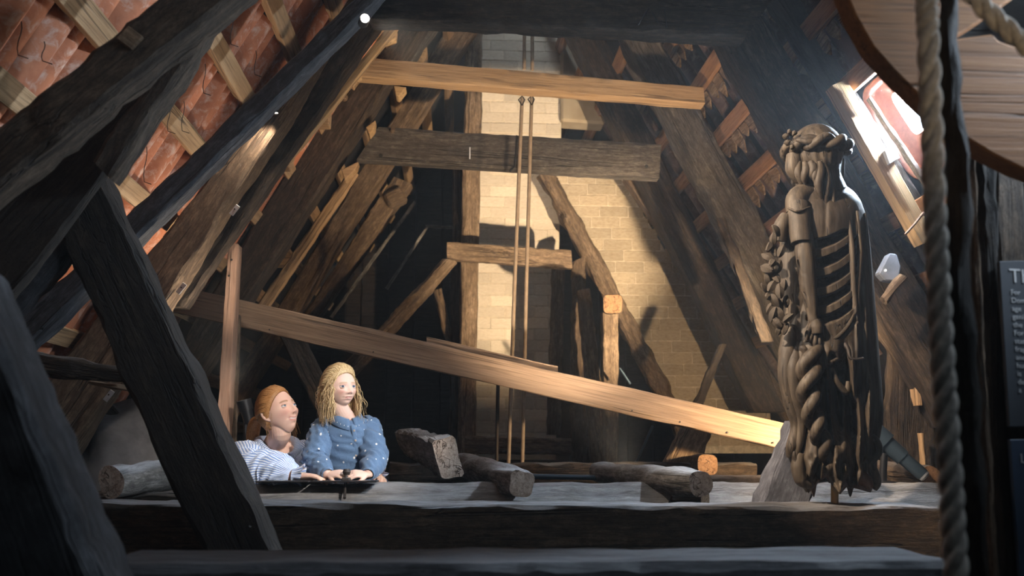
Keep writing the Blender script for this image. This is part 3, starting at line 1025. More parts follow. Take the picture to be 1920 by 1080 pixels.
rope('rope', 'thick pale hemp rope hanging the full height at right', [P(1733, -70, 1.3), P(1740, 60, 1.3), P(1752, 380, 1.3), P(1765, 640, 1.3), P(1782, 900, 1.3), P(1797, 1150, 1.3)], .0165)
rope('rope', 'short slanting hemp rope over the hoist wheel at the top right corner', [P(1780, -60, 1.42), P(1850, 20, 1.42), P(1930, 90, 1.42), P(2010, 150, 1.42)], .016)

# --- hanging rods
for (x0, y0, x1, y1, lab) in ((979, 182, 953, 880, 'left of the two thin rods hanging from the light collar'), (997, 181, 979, 880, 'right of the two thin rods hanging from the light collar')):
    rr = empty('hanging_rod', P(x0, y0, 5.3), lab, 'rod')
    child('pole', tube_mesh('pole', [P(x0, y0, 5.3), P((x0 + x1) / 2 - 1, (y0 + y1) / 2, 5.3), P(x1, y1, 5.3)], .0115, RODW, 10), rr)
    child('eye', tube_mesh('eye', [P(x0, y0 + 16, 5.29), P(x0 - 7, y0 + 5, 5.29), P(x0, y0 - 2, 5.29), P(x0 + 5, y0 + 5, 5.29), P(x0, y0 + 16, 5.29)], .004, IRON, 6), rr)
for (x0, y0, x1, y1, Y, lab) in ((985, -330, 983, 130, 5.32, 'left upper rod seen before the chimney above the light collar'), (999, -330, 998, 132, 5.32, 'right upper rod seen before the chimney above the light collar'), (934, 700, 931, 880, 5.5, 'dark iron rod below the plank left of the hanging rods')):
    o = link('hanging_rod', tube_mesh('hanging_rod', [Vector((0, 0, 0)), P(x1, y1, Y) - P(x0, y0, Y)], .011, IRON if x0 < 940 else RODW, 8))
    o.location = P(x0, y0, Y)
    setp(o, lab, 'rod')

# --- logs and ledge behind the tie beam
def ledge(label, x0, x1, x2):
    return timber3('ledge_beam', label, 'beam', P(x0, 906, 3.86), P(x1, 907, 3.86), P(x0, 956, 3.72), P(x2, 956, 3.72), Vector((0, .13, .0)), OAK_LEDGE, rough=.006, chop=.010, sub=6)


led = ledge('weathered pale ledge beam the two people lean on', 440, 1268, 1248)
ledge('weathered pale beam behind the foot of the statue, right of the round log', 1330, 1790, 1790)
timber('ledge_beam', 'dim beam in shade at the far left under the whitish log end', ((-60, 925), (440, 925)), ((-60, 960), (440, 960)), 3.6, .2, OAK_DARK, rough=.006)
log('log', 'round log with cracked end beside the small person, pointing at the viewer', 'log', P(979, 907, 3.52), P(868, 872, 5.4), .054, .075, OAK_GREY, ENDG, .006)
log('log', 'whitish round log with octagonal end near the middle right', 'log', P(1314, 907, 3.52), P(1120, 886, 4.55), .057, .05, OAK_GREY, ENDG, .005)
A0, A1 = P(806, 822, 3.95), P(738, 806, 5.1)
B0, B1 = P(828, 900, 3.95), P(756, 850, 5.1)
timber3('beam_stub', 'squared beam stub with a pale axe-cut end right of the small person', 'beam', A0, A1, B0, B1, P(852, 818, 3.98) - A0, OAK_GREY, rough=.008, chop=.008, end=ENDG)
log('log', 'whitish log stub with brown end behind the broad left brace', 'log', P(208, 904, 3.45), P(360, 884, 4.0), .062, .060, OAK_GREY, ENDG, .006)
log('log', 'orange end-grain block on the floor under the right end of the plank', 'log', P(1327, 871, 4.6), P(1290, 868, 5.6), .052, .052, OAK_BROWN, ENDO, .003, 32, sq=4.0)
log('log', 'low log with orange cut end right of the statue', 'log', P(1746, 893, 3.98), P(1600, 880, 4.6), .052, .05, OAK_BROWN, ENDO, .005, 16)
timber('sill_beam', 'low sill beam lying in front of the chimney foot', ((872, 818), (1072, 822)), ((872, 850), (1072, 852)), 6.5, .12, OAK_BROWN, rough=.006)
timber('sill_beam', 'dark floor timber behind the log ends', ((730, 868), (1420, 868)), ((730, 905), (1420, 905)), 4.95, .15, OAK_DARK, rough=.006)
timber('sill_beam', 'flat brown plank edge lying behind the whitish round log', ((1320, 893), (1460, 892)), ((1320, 912), (1460, 912)), 4.4, .15, OAK_BROWN, rough=.004)
pipe = empty('conduit', P(1003, 894, 4.45), 'blue-grey conduit rail lying between the two round logs', 'pipe')
child('tube', tube_mesh('tube', [P(995, 893, 4.45), P(1136, 896, 4.45)], .013, BLUEM, 12), pipe)
child('end_cap', box_mesh('end_cap', .035, .03, .025, STEEL, .003), pipe, Matrix.Translation(P(1139, 896, 4.45)))
for (x0, x1, lab) in ((478, 578, 'thin dark tray under the forearm of the striped-shirt person'), (582, 706, 'thin dark tray under the hands of the small person')):
    z = P(600, 906, 3.75).z + .006
    xa, xb = P(x0, 906, 3.73).x, P(x1, 906, 3.73).x
    o = link('tray', box_mesh('tray', xb - xa, .13, .006, BLACKM, .002))
    o.location = ((xa + xb) / 2, 3.80, z)
    setp(o, lab, 'tray')
# dark hump of a vault and rubble in the left corner
bm = bmesh.new()
bmesh.ops.create_icosphere(bm, subdivisions=4, radius=1)
rr = random.Random(4)
ph = [rr.uniform(0, 6) for _ in range(6)]
for v in bm.verts:
    c = v.co
    v.co = c * (1 + .05 * math.sin(c.x * 5 + ph[0]) * math.sin(c.y * 6 + ph[1]) + .03 * math.sin(c.z * 11 + ph[2] + c.x * 8) + .02 * math.sin(c.y * 19 + c.x * 13))
bmesh.ops.scale(bm, verts=bm.verts, vec=(.34, .5, .42))
me = bpy.data.meshes.new('vault_hump')
bm.to_mesh(me)
bm.free()
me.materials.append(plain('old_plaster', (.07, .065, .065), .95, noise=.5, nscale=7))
for p in me.polygons:
    p.use_smooth = True
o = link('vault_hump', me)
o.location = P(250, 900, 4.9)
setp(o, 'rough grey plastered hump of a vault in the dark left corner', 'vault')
# grey stone plate and lumps at right
prism('stone_plate', ((1648, 512), (1668, 474), (1682, 476), (1690, 500), (1684, 528), (1660, 526)), 3.95, .05, plain('slate_grey', (.16, .17, .20), .8, noise=.35, nscale=12), None, 'blue-grey stone plate with a tiny bright light right of the statue', 'stone', .006)
led_o = link('indicator_light', lathe_mesh('indicator_light', [(0, .004), (.004, .004), (.006, .002)], LENS2, 10))
led_o.matrix_basis = aim(P(1660, 507, 3.948), (0, -1, 0))
setp(led_o, 'tiny white indicator light on the grey stone plate', 'light')
timber('brace', 'short reddish strut below the grey stone plate', ((1654, 556), (1690, 512)), ((1664, 568), (1704, 522)), 3.93, .04, OAK_TAN, cat='brace', rough=.004, sub=3)
timber('board', 'wide dark brown board leaning behind the rope right of the statue', ((1672, 560), (1660, 880)), ((1800, 470), (1800, 880)), 4.35, .05, OAK_DARK, cat='board', rough=.004)
timber('post', 'orange lit post stub right of the statue', ((1703, 640), (1722, 760)), ((1727, 650), (1732, 760)), 4.25, .07, PINE_OLD, cat='post', rough=.004)
timber('post', 'small lit slat right of the black spotlight', ((1726, 812), (1731, 872)), ((1734, 812), (1737, 872)), 4.25, .04, PINE_OLD, cat='post', rough=.002, sub=3)
timber('lath', 'slanting grey capping strip above the orange lit stub', ((1670, 603), (1708, 634)), ((1668, 609), (1706, 642)), 4.2, .06, OAK_GREY, cat='lath', rough=.002, sub=3)


# --- lamps
def spotlight(name, lab, base, loc, dirn, sc, mat, lens):
    r = empty(name, base, lab, 'lamp')
    d = Vector(dirn).normalized()
    M = aim(loc, d)
    child('housing', lathe_mesh('housing', [(-.09 * sc, .0), (-.09 * sc, .036 * sc), (.0, .040 * sc), (.0, .05 * sc), (.075 * sc, .052 * sc), (.075 * sc, .044 * sc), (.045 * sc, .040 * sc)], mat, 24, 35), r, M)
    child('lens', lathe_mesh('lens', [(.044 * sc, .0), (.044 * sc, .038 * sc), (.047 * sc, .037 * sc), (.05 * sc, .001)], lens, 20), r, M)
    return r, M


sa, M = spotlight('spotlight', 'black tubular spotlight standing low right of the statue', P(1662, 905, 4.0), P(1662, 832, 4.0), P(1610, 790, 4.05) - P(1664, 836, 4.0), 1.0, BLUEM, LENS2)
child('rear_tube', lathe_mesh('rear_tube', [(-.20, .0), (-.20, .024), (-.19, .029), (-.085, .030), (-.08, .02)], BLUEM, 20, 35), sa, M)
child('end_ring', lathe_mesh('end_ring', [(-.212, .0), (-.212, .016), (-.205, .025), (-.196, .026), (-.192, .02)], STEEL, 20, 35), sa, M)
child('stand', tube_mesh('stand', [P(1656, 905, 4.0), P(1656, 880, 4.0), P(1658, 850, 4.0)], .016, BLACKM, 12), sa)
child('base', lathe_mesh('base', [(0, .0), (0, .05), (.012, .05), (.016, .02), (.016, 0)], BLACKM, 20, 35), sa, Matrix.Translation(P(1658, 908, 4.0)))

s1 = empty('spotlight', SPOT_S, 'glowing bulb at the junction of left rafter and top beam', 'lamp')
d1 = Vector((.25, -1, -.12)).normalized()
child('housing', lathe_mesh('housing', [(-.07, 0), (-.07, .022), (-.008, .022), (-.008, .019), (-.03, .016)], BLACKM, 20, 35), s1, aim(SPOT_S, d1))
child('bulb', lathe_mesh('bulb', [(-.02, .0), (-.02, .014), (-.008, .0165), (.0, .014), (.006, .007), (.007, 0.0005)], LENS, 20, 60), s1, aim(SPOT_S, d1))
s2 = empty('downlight', SPOT_R, 'small black cylinder downlight shining down the wide brown rafter', 'lamp')
child('housing', lathe_mesh('housing', [(.05, 0), (.05, .019), (0, .019), (0, .016), (.008, .015)], BLACKM, 20, 35), s2, Matrix.Translation(SPOT_R + Vector((0, -.005, -.008))))
child('lens', lathe_mesh('lens', [(.006, 0.0005), (.005, .0155), (.007, .0155)], LENS2, 20, 60), s2, Matrix.Translation(SPOT_R + Vector((0, -.005, -.008))))
s4, M4 = spotlight('spotlight', 'black floodlight in shade left of the striped-shirt person, behind the pale post', SPOT_L + Vector((0, .06, -.08)), SPOT_L + Vector((.0, .05, -.03)), P(330, 250, 4.3) - SPOT_L, .7, BLACKM, LENS2)
child('stand', tube_mesh('stand', [SPOT_L + Vector((0, .06, -.35)), SPOT_L + Vector((0, .05, -.03))], .010, BLACKM, 10), s4)

prism('flue_shoulder', [(1052, 64), (1074, 70), (1088, 112), (1104, 150), (1136, 232), (1052, 226)], 7.16, .2, BRICK_Y, None, 'rough yellow masonry shoulder at the upper right of the chimney stack', 'masonry', .02)

# --- thin dust haze filling the attic
hz = bpy.data.materials.new('dust_haze')
hz.use_nodes = True
nt = hz.node_tree
nt.nodes.remove(nt.nodes['Principled BSDF'])
vs = nt.nodes.new('ShaderNodeVolumeScatter')
vs.inputs['Color'].default_value = (.9, .95, 1, 1)
vs.inputs['Density'].default_value = .0065
vs.inputs['Anisotropy'].default_value = .35
nt.links.new(vs.outputs[0], nt.nodes['Material Output'].inputs['Volume'])
hm = box_mesh('dust_haze', 7.9, 12.2, 6.0, hz, 0)
hzo = link('dust_haze', hm)
hzo.location = (.25, 3.55, 2.95)
hzo['kind'] = 'stuff'
hzo['label'] = 'thin dust haze hanging in the attic air'
# ================================================================== carved statue
def catmull(pts, n):
    pts = np.array(pts, float)
    m = len(pts)
    out = []
    for i in range(n):
        f = i / (n - 1) * (m - 1)
        a = min(int(f), m - 2)
        t = f - a
        p0, p1, p2, p3 = pts[max(a - 1, 0)], pts[a], pts[a + 1], pts[min(a + 2, m - 1)]
        out.append(.5 * ((2 * p1) + (-p0 + p2) * t + (2 * p0 - 5 * p1 + 4 * p2 - p3) * t * t + (-p0 + 3 * p1 - 3 * p2 + p3) * t ** 3))
    return np.array(out)


def sstep(a, b, x):
    t = np.clip((x - a) / (b - a), 0, 1)
    return t * t * (3 - 2 * t)


def carved_mat(name, c1, c2, c3):
    t = NT(name)
    tc = t.n('TexCoord')
    mp = t.n('Mapping')
    mp.inputs['Scale'].default_value = (40, 40, 3)
    t.l(tc.outputs['Object'], mp.inputs[0])
    g = t.noise(mp.outputs[0], 1.6, 7, .65, .4)
    mp2 = t.n('Mapping')
    mp2.inputs['Scale'].default_value = (9, 9, 6)
    t.l(tc.outputs['Object'], mp2.inputs[0])
    pt = t.noise(mp2.outputs[0], 1, 4)
    col = t.ramp(g, [(.3, c1), (.5, c2), (.72, c3)])
    col = t.mix(t.ramp(pt, [(.35, (.0, .0, .0)), (.65, (.7, .7, .7))]), col, c1)
    mp3 = t.n('Mapping')
    mp3.inputs['Scale'].default_value = (45, 45, 2)
    t.l(tc.outputs['Object'], mp3.inputs[0])
    ck = t.noise(mp3.outputs[0], .8, 2, .5, .3)
    cr = t.ramp(ck, [(.585, (1, 1, 1)), (.60, (0, 0, 0)), (.615, (1, 1, 1))])
    col = t.mix(cr, tuple(x * .3 for x in c1), col)
    t.l(col, t.b.inputs['Base Color'])
    t.b.inputs['Roughness'].default_value = .62
    t.b.inputs['Specular IOR Level'].default_value = .35
    t.bump(t.math('ADD', t.math('MULTIPLY', g, .5), cr), .45, .005)
    return t.m


CARVED = carved_mat('carved_oak', (.028, .020, .014), (.085, .064, .045), (.16, .125, .09))
CARVED_R = carved_mat('carved_oak_broken', (.06, .03, .02), (.13, .07, .045), (.2, .12, .08))
SY = 3.35
MPX = P(1561, 500, SY)
PXM = (P(1562, 500, SY) - P(1560, 500, SY)).length / 2


def SP(x, y, off=0.0):
    """point of the statue: off = metres towards the viewer"""
    return P(x, y, SY - off)


stat = empty('statue', SP(1565, 938), 'dark carved wooden draped figure seen from behind on a brass rod', 'statue')
rows = [(344, 1516, 1578), (352, 1500, 1592), (362, 1487, 1604), (376, 1480, 1614), (395, 1478, 1621), (420, 1480, 1627), (460, 1486, 1632), (500, 1490, 1636), (550, 1489, 1640),
        (600, 1482, 1644), (640, 1470, 1647), (680, 1464, 1650), (720, 1462, 1653), (755, 1468, 1656), (785, 1478, 1656), (810, 1487, 1652), (832, 1480, 1648),
        (852, 1474, 1645), (870, 1482, 1645), (888, 1494, 1642), (905, 1510, 1632)]
NR_, NK = 400, 240
ra = np.array(rows, float)
yy = np.linspace(344, 905, NR_)
xl, xr = np.interp(yy, ra[:, 0], ra[:, 1]), np.interp(yy, ra[:, 0], ra[:, 2])
ker = np.ones(7) / 7
xl = np.convolve(np.pad(xl, 3, 'edge'), ker, 'valid')
xr = np.convolve(np.pad(xr, 3, 'edge'), ker, 'valid')
rs = np.random.RandomState(3)
C = np.zeros((NR_, NK, 3))
for i in range(NR_):
    y = yy[i]
    cx, a = (xl[i] + xr[i]) / 2, (xr[i] - xl[i]) / 2
    ph = np.arange(NK) / NK * 2 * math.pi
    s, c = np.sin(ph), np.cos(ph)
    x = cx + a * np.sign(s) * np.abs(s) ** .9
    front = np.clip(c, 0, 1) ** .5
    dep = a * PXM * .62 * c
    d = np.zeros(NK)
    # swag folds across the back
    m = sstep(1524, 1534, x) * (1 - sstep(1604, 1616, x)) * sstep(428, 440, y) * (1 - sstep(590, 612, y)) * front
    q = np.clip((x - 1528) / 80, 0, 1.2)
    g = ((y + 44 * q ** 2 - 446) / 36.5) % 1.0
    prof = np.where(g < .48, sstep(0, .11, g) * (1 - .35 * sstep(.15, .48, g)), .65 * (1 - sstep(.48, .60, g)))
    d -= .052 * m * prof
    # cape folds at right
    m2 = sstep(1598, 1608, x) * sstep(385, 420, y) * front
    d += .016 * m2 * np.sin((x - 1604 + 4 * math.sin(y / 70)) / 3.1) * (.6 + .4 * sstep(500, 700, y))
    # skirt folds
    m3 = sstep(628, 690, y) * front
    sk = np.sin((x + 10 * math.sin(y / 60) + .05 * (y - 650)) / 7.2) + .5 * np.sin((x - .08 * y) / 3.9 + 1.3)
    d += .024 * m3 * sk * (1 - sstep(1500, 1506, x) * (1 - sstep(1540, 1556, x)) * .7)
    d -= .085 * front * np.exp(-((x - 1580 - .12 * (y - 740)) / 20) ** 4) * sstep(668, 705, y) * (1 - sstep(800, 845, y))
    d -= .040 * front * np.exp(-((x - 1560) / 10) ** 2) * sstep(655, 680, y) * (1 - sstep(690, 730, y))
    # hollow behind the arm
    d -= .035 * front * np.exp(-((x - 1502) / 13) ** 2) * sstep(450, 480, y) * (1 - sstep(630, 660, y))
    d -= .05 * front * np.exp(-((x - 1500) / 12) ** 2) * sstep(700, 760, y) * (1 - sstep(840, 880, y))
    d -= .05 * front * np.exp(-((x - 1545 - .05 * (y - 800)) / 12) ** 4) * sstep(690, 720, y) * (1 - sstep(860, 900, y))
    # shoulder blade and spine
    d += .012 * front * np.exp(-((x - 1560) / 26) ** 2 - ((y - 405) / 26) ** 2)
    d -= .006 * front * np.exp(-((x - 1548) / 4) ** 2) * (1 - sstep(420, 450, y))
    # ragged hem
    hem = sstep(840, 905, y)
    d += hem * .02 * (np.sin(x / 5.3 + y / 9) + .6 * np.sin(x / 2.7 - y / 6))
    lift = hem * 14 * (np.sin(ph * 5 + .7) + .7 * np.sin(ph * 11 + 2) + .4 * np.sin(ph * 23))
    for j in range(NK):
        p = SP(x[j], y + lift[j], dep[j] + d[j] * max(0, c[j]))
        C[i, j] = p - SP(1565, 938)
me = fix_normals(rings_mesh('carved_robe', C, [CARVED, CARVED_R], 60))
child('carved_robe', me, stat, Matrix.Translation(SP(1565, 938)))


def stube(name, pts, rad, k=10, mat=None, n=None, parent=None, label=None):
    """tube through statue pixel points (x, y, off); radii in px"""
    q = catmull([tuple(SP(*p)) for p in pts], n or len(pts) * 5)
    r = np.interp(np.linspace(0, 1, len(q)), np.linspace(0, 1, len(rad)), rad) * PXM
    me = fix_normals(tube_mesh(name, q, list(map(float, r)), mat or CARVED, k, 70))
    return setp(child(name, me, parent or stat), label)


# head seen from behind, cap, headband and locks
bm = bmesh.new()
bmesh.ops.create_icosphere(bm, subdivisions=5, radius=1)
hc = SP(1531, 290)
for v in bm.verts:
    x, y, z = v.co
    w = 1.0 - .22 * max(0, -z)
    r = 1 + .018 * math.sin(x * 21 + z * 4) * (1 if z < .25 else .25)
    v.co = Vector((x * 50 * PXM * w * r - .12 * 50 * PXM * max(0, -z), y * 54 * PXM * r, z * 58 * PXM))
me = bpy.data.meshes.new('head')
bm.to_mesh(me)
bm.free()
me.materials.append(CARVED)
for p in me.polygons:
    p.use_smooth = True
head = child('head', me, stat, Matrix.Translation(hc) @ Matrix.Rotation(-.12, 4, 'Y'))
# veil knots and twisted headband
for kk in range(2):
    pts = []
    for i in range(49):
        t = i / 48 * 2 * math.pi
        w = kk * math.pi + t * 5
        r = 52 + 7 * math.cos(w)
        pts.append(hc + Vector((math.cos(t) * r * PXM, math.sin(t) * (r + 4) * PXM, (10 - 12 * math.cos(t) * -.4 + 8 * math.sin(w)) * PXM - .20 * math.cos(t + .6) * 52 * PXM * .5)))
    child('headband', fix_normals(tube_mesh('headband', pts, [8.5 * PXM] * len(pts), CARVED, 10, 80)), head, None)
for (x, y, o, r) in ((1474, 256, .05, 6), (1481, 247, .05, 5), (1490, 250, .06, 5), (1477, 268, .06, 6), (1486, 276, .07, 5), (1576, 270, .05, 6), (1580, 284, .04, 7), (1572, 292, .07, 6)):
    bmx = bmesh.new()
    bmesh.ops.create_icosphere(bmx, subdivisions=2, radius=r * PXM)
    for v in bmx.verts:
        v.co *= 1 + .2 * math.sin(v.co.x * 900 + v.co.z * 700)
    mx = bpy.data.meshes.new('curl')
    bmx.to_mesh(mx)
    bmx.free()
    mx.materials.append(CARVED)
    child('curl', mx, stat, Matrix.Translation(SP(x, y, o)))
stube('cap_edge', [(1494, 262, .09), (1515, 266, .11), (1540, 268, .115), (1562, 276, .10), (1577, 286, .07)], [4, 6, 6, 6, 4])
stube('neck', [(1532, 300, .0), (1533, 330, .0), (1540, 362, -.01)], [44, 40, 46], 24)
rl = random.Random(5)
locks = [(1488, 302, 1490, 345, 7), (1498, 304, 1500, 352, 7), (1508, 304, 1512, 345, 8), (1520, 303, 1527, 336, 8), (1534, 304, 1540, 372, 9), (1545, 304, 1553, 388, 7),
         (1556, 302, 1562, 398, 6), (1565, 300, 1571, 412, 6), (1573, 300, 1578, 405, 5), (1579, 298, 1586, 378, 4), (1528, 305, 1533, 352, 6), (1551, 303, 1567, 415, 5)]
for (x0, y0, x1, y1, r) in locks:
    of = .095 - .00004 * (x0 - 1531) ** 2
    pts = []
    for i in range(6):
        t = i / 5
        pts.append((x0 + (x1 - x0) * t + 3 * math.sin(t * 6 + x0), y0 + (y1 - y0) * t, of + .012 * math.sin(t * 3) - .01 * t))
    stube('hair_lock', pts, [r * .6, r, r, r * .8, r * .35], 8, n=24)
# face side: cheek and chin turned away to the left
stube('cheek', [(1489, 292, .03), (1487, 318, .035), (1500, 340, .03)], [14, 14, 8], 14)
# shoulder, sleeve cap, arm and hand
stube('shoulder', [(1512, 362, .02), (1494, 374, .05), (1492, 400, .06)], [22, 20, 17], 16)
stube('sleeve', [(1497, 384, .058), (1499, 415, .072), (1503, 456, .085)], [21, 20.5, 19], 20)
stube('sleeve_hem', [(1478, 390, .08), (1496, 396, .115), (1518, 388, .095)], [2, 2.4, 2], 6)
arm = stube('forearm', [(1503, 400, .055), (1509, 470, .085), (1516, 540, .10), (1524, 592, .105), (1527, 606, .105)], [16, 17, 14.5, 9, 9.5], 16, n=40)
stube('palm', [(1527, 600, .105), (1530, 614, .108), (1531, 626, .108)], [9, 13, 12], 14, parent=arm)
for (x0, y0, x1, y1, l) in ((1522, 624, 1519, 642, .114), (1529, 627, 1527, 656, .118), (1537, 627, 1536, 658, .116), (1544, 622, 1546, 648, .110)):
    stube('finger', [(x0, y0, l - .008), ((x0 + x1) / 2, (y0 + y1) / 2, l), (x1, y1, l - .008)], [4.2, 4, 2.8], 8, parent=arm)
stube('thumb', [(1520, 610, .11), (1514, 624, .115), (1512, 638, .115)], [4.5, 4.2, 3], 8, parent=arm)
# hanging drapery left of the arm and the leafy garland along the left edge
stube('hanging_drape', [(1478, 412, -.01), (1486, 440, -.01), (1488, 500, -.01), (1490, 560, -.01), (1492, 610, -.01), (1496, 648, -.01)], [14, 22, 28, 30, 26, 14], 22, n=40)
stube('horn_top', [(1474, 404, .05), (1465, 425, .05), (1461, 452, .04)], [10, 14, 13], 14)
spots = [(1456, 432, 9), (1450, 448, 9), (1443, 462, 9), (1451, 470, 9), (1440, 482, 10), (1449, 492, 9), (1437, 503, 11), (1447, 512, 9), (1441, 524, 10), (1436, 540, 9), (1447, 536, 9),
         (1455, 520, 9), (1460, 500, 9), (1462, 545, 10), (1442, 556, 10), (1452, 562, 10), (1446, 577, 10), (1460, 570, 9), (1450, 590, 10), (1462, 588, 10), (1456, 604, 9), (1467, 604, 10),
         (1461, 618, 8), (1472, 616, 8), (1478, 596, 8), (1465, 470, 9), (1470, 535, 8), (1474, 565, 8)]


def leaf_me():
    n = 8
    V, Fc = [], []
    for i in range(n + 1):
        t = i / n
        w = math.sin(math.pi * (t * .92 + .06)) ** .7 * .55
        for j in range(5):
            u = (j / 4 - .5) * 2
            V.append((u * w, t * 2 - 1, .35 * math.sin(t * 3.1) - .35 * u * u * w + .12 * (abs(u) < .1)))
    k = len(V)
    V += [(x, y, z - .22) for x, y, z in V]
    for i in range(n):
        for j in range(4):
            a = i * 5 + j
            Fc += [(a, a + 1, a + 6, a + 5), (k + a, k + a + 5, k + a + 6, k + a + 1)]
        for j in (0, 4):
            a = i * 5 + j
            Fc.append((a, a + 5, k + a + 5, k + a))
    for j in range(4):
        Fc += [(j, j + 1, k + j + 1, k + j), (n * 5 + j, n * 5 + j + 1, k + n * 5 + j + 1, k + n * 5 + j)]
    return fix_normals(mesh('leaf', V, Fc, CARVED, 50))


lfm = leaf_me()
for (x, y, r) in spots:
    M = Matrix.Translation(SP(x, y, .075 + .0016 * max(0, x - 1440) + rl.uniform(-.02, .02))) @ Matrix.Rotation(rl.uniform(.9, 1.9), 4, 'X') @ Matrix.Rotation(rl.uniform(-.9, .9), 4, 'Y') @ Matrix.Rotation(rl.uniform(-.9, .9), 4, 'Z') @ Matrix.Scale(r * 1.4 * PXM, 4)
    child('leaf', lfm, stat, M)
# left hip drape
stube('hip_drape', [(1483, 612, .03), (1478, 660, .05), (1474, 710, .06), (1484, 760, .06), (1492, 800, .05), (1484, 838, .05), (1480, 858, .04)], [12, 17, 14, 10, 9, 10, 5], 14, n=50)
stube('hip_drape', [(1496, 640, .06), (1488, 690, .085), (1492, 740, .085), (1503, 790, .07), (1498, 830, .06), (1488, 870, .05)], [6, 12, 9, 8, 8, 4], 12, n=50)
# twisted stem
axis = [(1521, 650, .10), (1517, 690, .12), (1516, 735, .125), (1524, 780, .12), (1538, 820, .11), (1550, 858, .09), (1556, 885, .07)]
ax = catmull([tuple(SP(*p)) for p in axis], 120)
for kk in range(2):
    pts = []
    for i, p in enumerate(ax):
        t = i / 119
        w = kk * math.pi + t * 2 * math.pi * 3.0
        r = (12.5 - 5 * t) * PXM
        pts.append(Vector(p) + Vector((math.cos(w) * r, -math.sin(w) * r * .75, 0)))
    child('twisted_stem', fix_normals(tube_mesh('twisted_stem', pts, [float((12.5 - 4.5 * i / 119) * PXM * (.55 + .45 * min(1, i / 10))) for i in range(120)], CARVED, 14, 80)), stat)
# sharp cape ridges at right and in the middle
for pts, rad in (([(1590, 402, .075), (1597, 460, .085), (1600, 540, .085), (1604, 600, .08), (1598, 650, .075), (1588, 690, .07)], [2, 5, 5, 6, 5, 3]),
                 ([(1607, 396, .06), (1612, 470, .07), (1606, 560, .075), (1609, 640, .07), (1618, 720, .065), (1624, 780, .06), (1634, 815, .055)], [3, 6, 7, 8, 8, 9, 5]),
                 ([(1622, 400, .03), (1630, 500, .035), (1634, 600, .04), (1640, 700, .04), (1645, 780, .035)], [3, 4, 4, 4, 3]),
                 ([(1544, 640, .10), (1570, 632, .11), (1590, 610, .10), (1603, 582, .085)], [3, 4, 4, 3]),
                 ([(1538, 684, .10), (1556, 680, .11), (1576, 668, .10), (1592, 650, .09)], [3, 5, 4, 3]),
                 ([(1560, 690, .10), (1568, 715, .105), (1586, 735, .10), (1590, 715, .10)], [4, 6, 6, 3]),
                 ([(1614, 760, .05), (1620, 790, .06), (1612, 812, .06), (1640, 824, .05), (1648, 848, .05), (1628, 872, .05)], [6, 9, 8, 7, 6, 5]),
                 ([(1628, 866, .05), (1640, 885, .05), (1646, 905, .04), (1640, 918, .04)], [6, 7, 6, 4]),
                 ([(1500, 850, .05), (1496, 875, .05), (1502, 900, .05), (1520, 912, .05)], [10, 12, 11, 5]),
                 ([(1590, 850, .02), (1602, 880, .03), (1622, 902, .03), (1634, 916, .03)], [12, 15, 13, 5])):
    stube('drape_fold', pts, rad, 10, CARVED_R if pts[0][0] == 1590 and pts[0][1] == 850 else None, n=40)
stube('iron_hook', [(1584, 645, .10), (1590, 655, .115), (1594, 670, .125), (1604, 674, .13), (1619, 672, .13)], [5, 3.5, 3, 2.6, 2.6], 8, IRON, label='bent dark iron hook')
rod = child('mounting_rod', tube_mesh('mounting_rod', [SP(1565, 944), SP(1565, 856)], 6.5 * PXM, BRASS, 16, 40), stat)
rod['label'] = 'brass tube holding the figure'
# ================================================================== people
def skin_mat(name):
    t = NT(name)
    a = t.n('VertexColor', layer_name='Col')
    n = t.noise(t.coords((1, 1, 1), False), 120, 4)
    t.l(t.mix(t.math('MULTIPLY', n, .12), a.outputs[0], (.45, .16, .10)), t.b.inputs['Base Color'])
    t.b.inputs['Roughness'].default_value = .5
    t.b.inputs['Subsurface Weight'].default_value = .12
    t.b.inputs['Subsurface Radius'].default_value = (.012, .005, .003)
    t.b.inputs['Subsurface Scale'].default_value = .4
    t.b.inputs['Specular IOR Level'].default_value = .35
    return t.m


def eye_mat():
    t = NT('eye')
    a = t.n('VertexColor', layer_name='Col')
    t.l(a.outputs[0], t.b.inputs['Base Color'])
    t.b.inputs['Roughness'].default_value = .12
    return t.m


def hair_mat(name, c1, c2, c3, vary=False):
    t = NT(name)
    n = t.noise(t.coords((120, 120, 120), False), 2.0, 3, .5)
    col = t.ramp(n, [(.2, c1), (.5, c2), (.8, c3)])
    if vary:
        a = t.n('VertexColor', layer_name='Var')
        col = t.mix(1.0, col, a.outputs[0], 'MULTIPLY')
    t.l(col, t.b.inputs['Base Color'])
    t.b.inputs['Roughness'].default_value = .42
    t.b.inputs['Specular IOR Level'].default_value = .4
    t.bump(n, .35, .003)
    return t.m


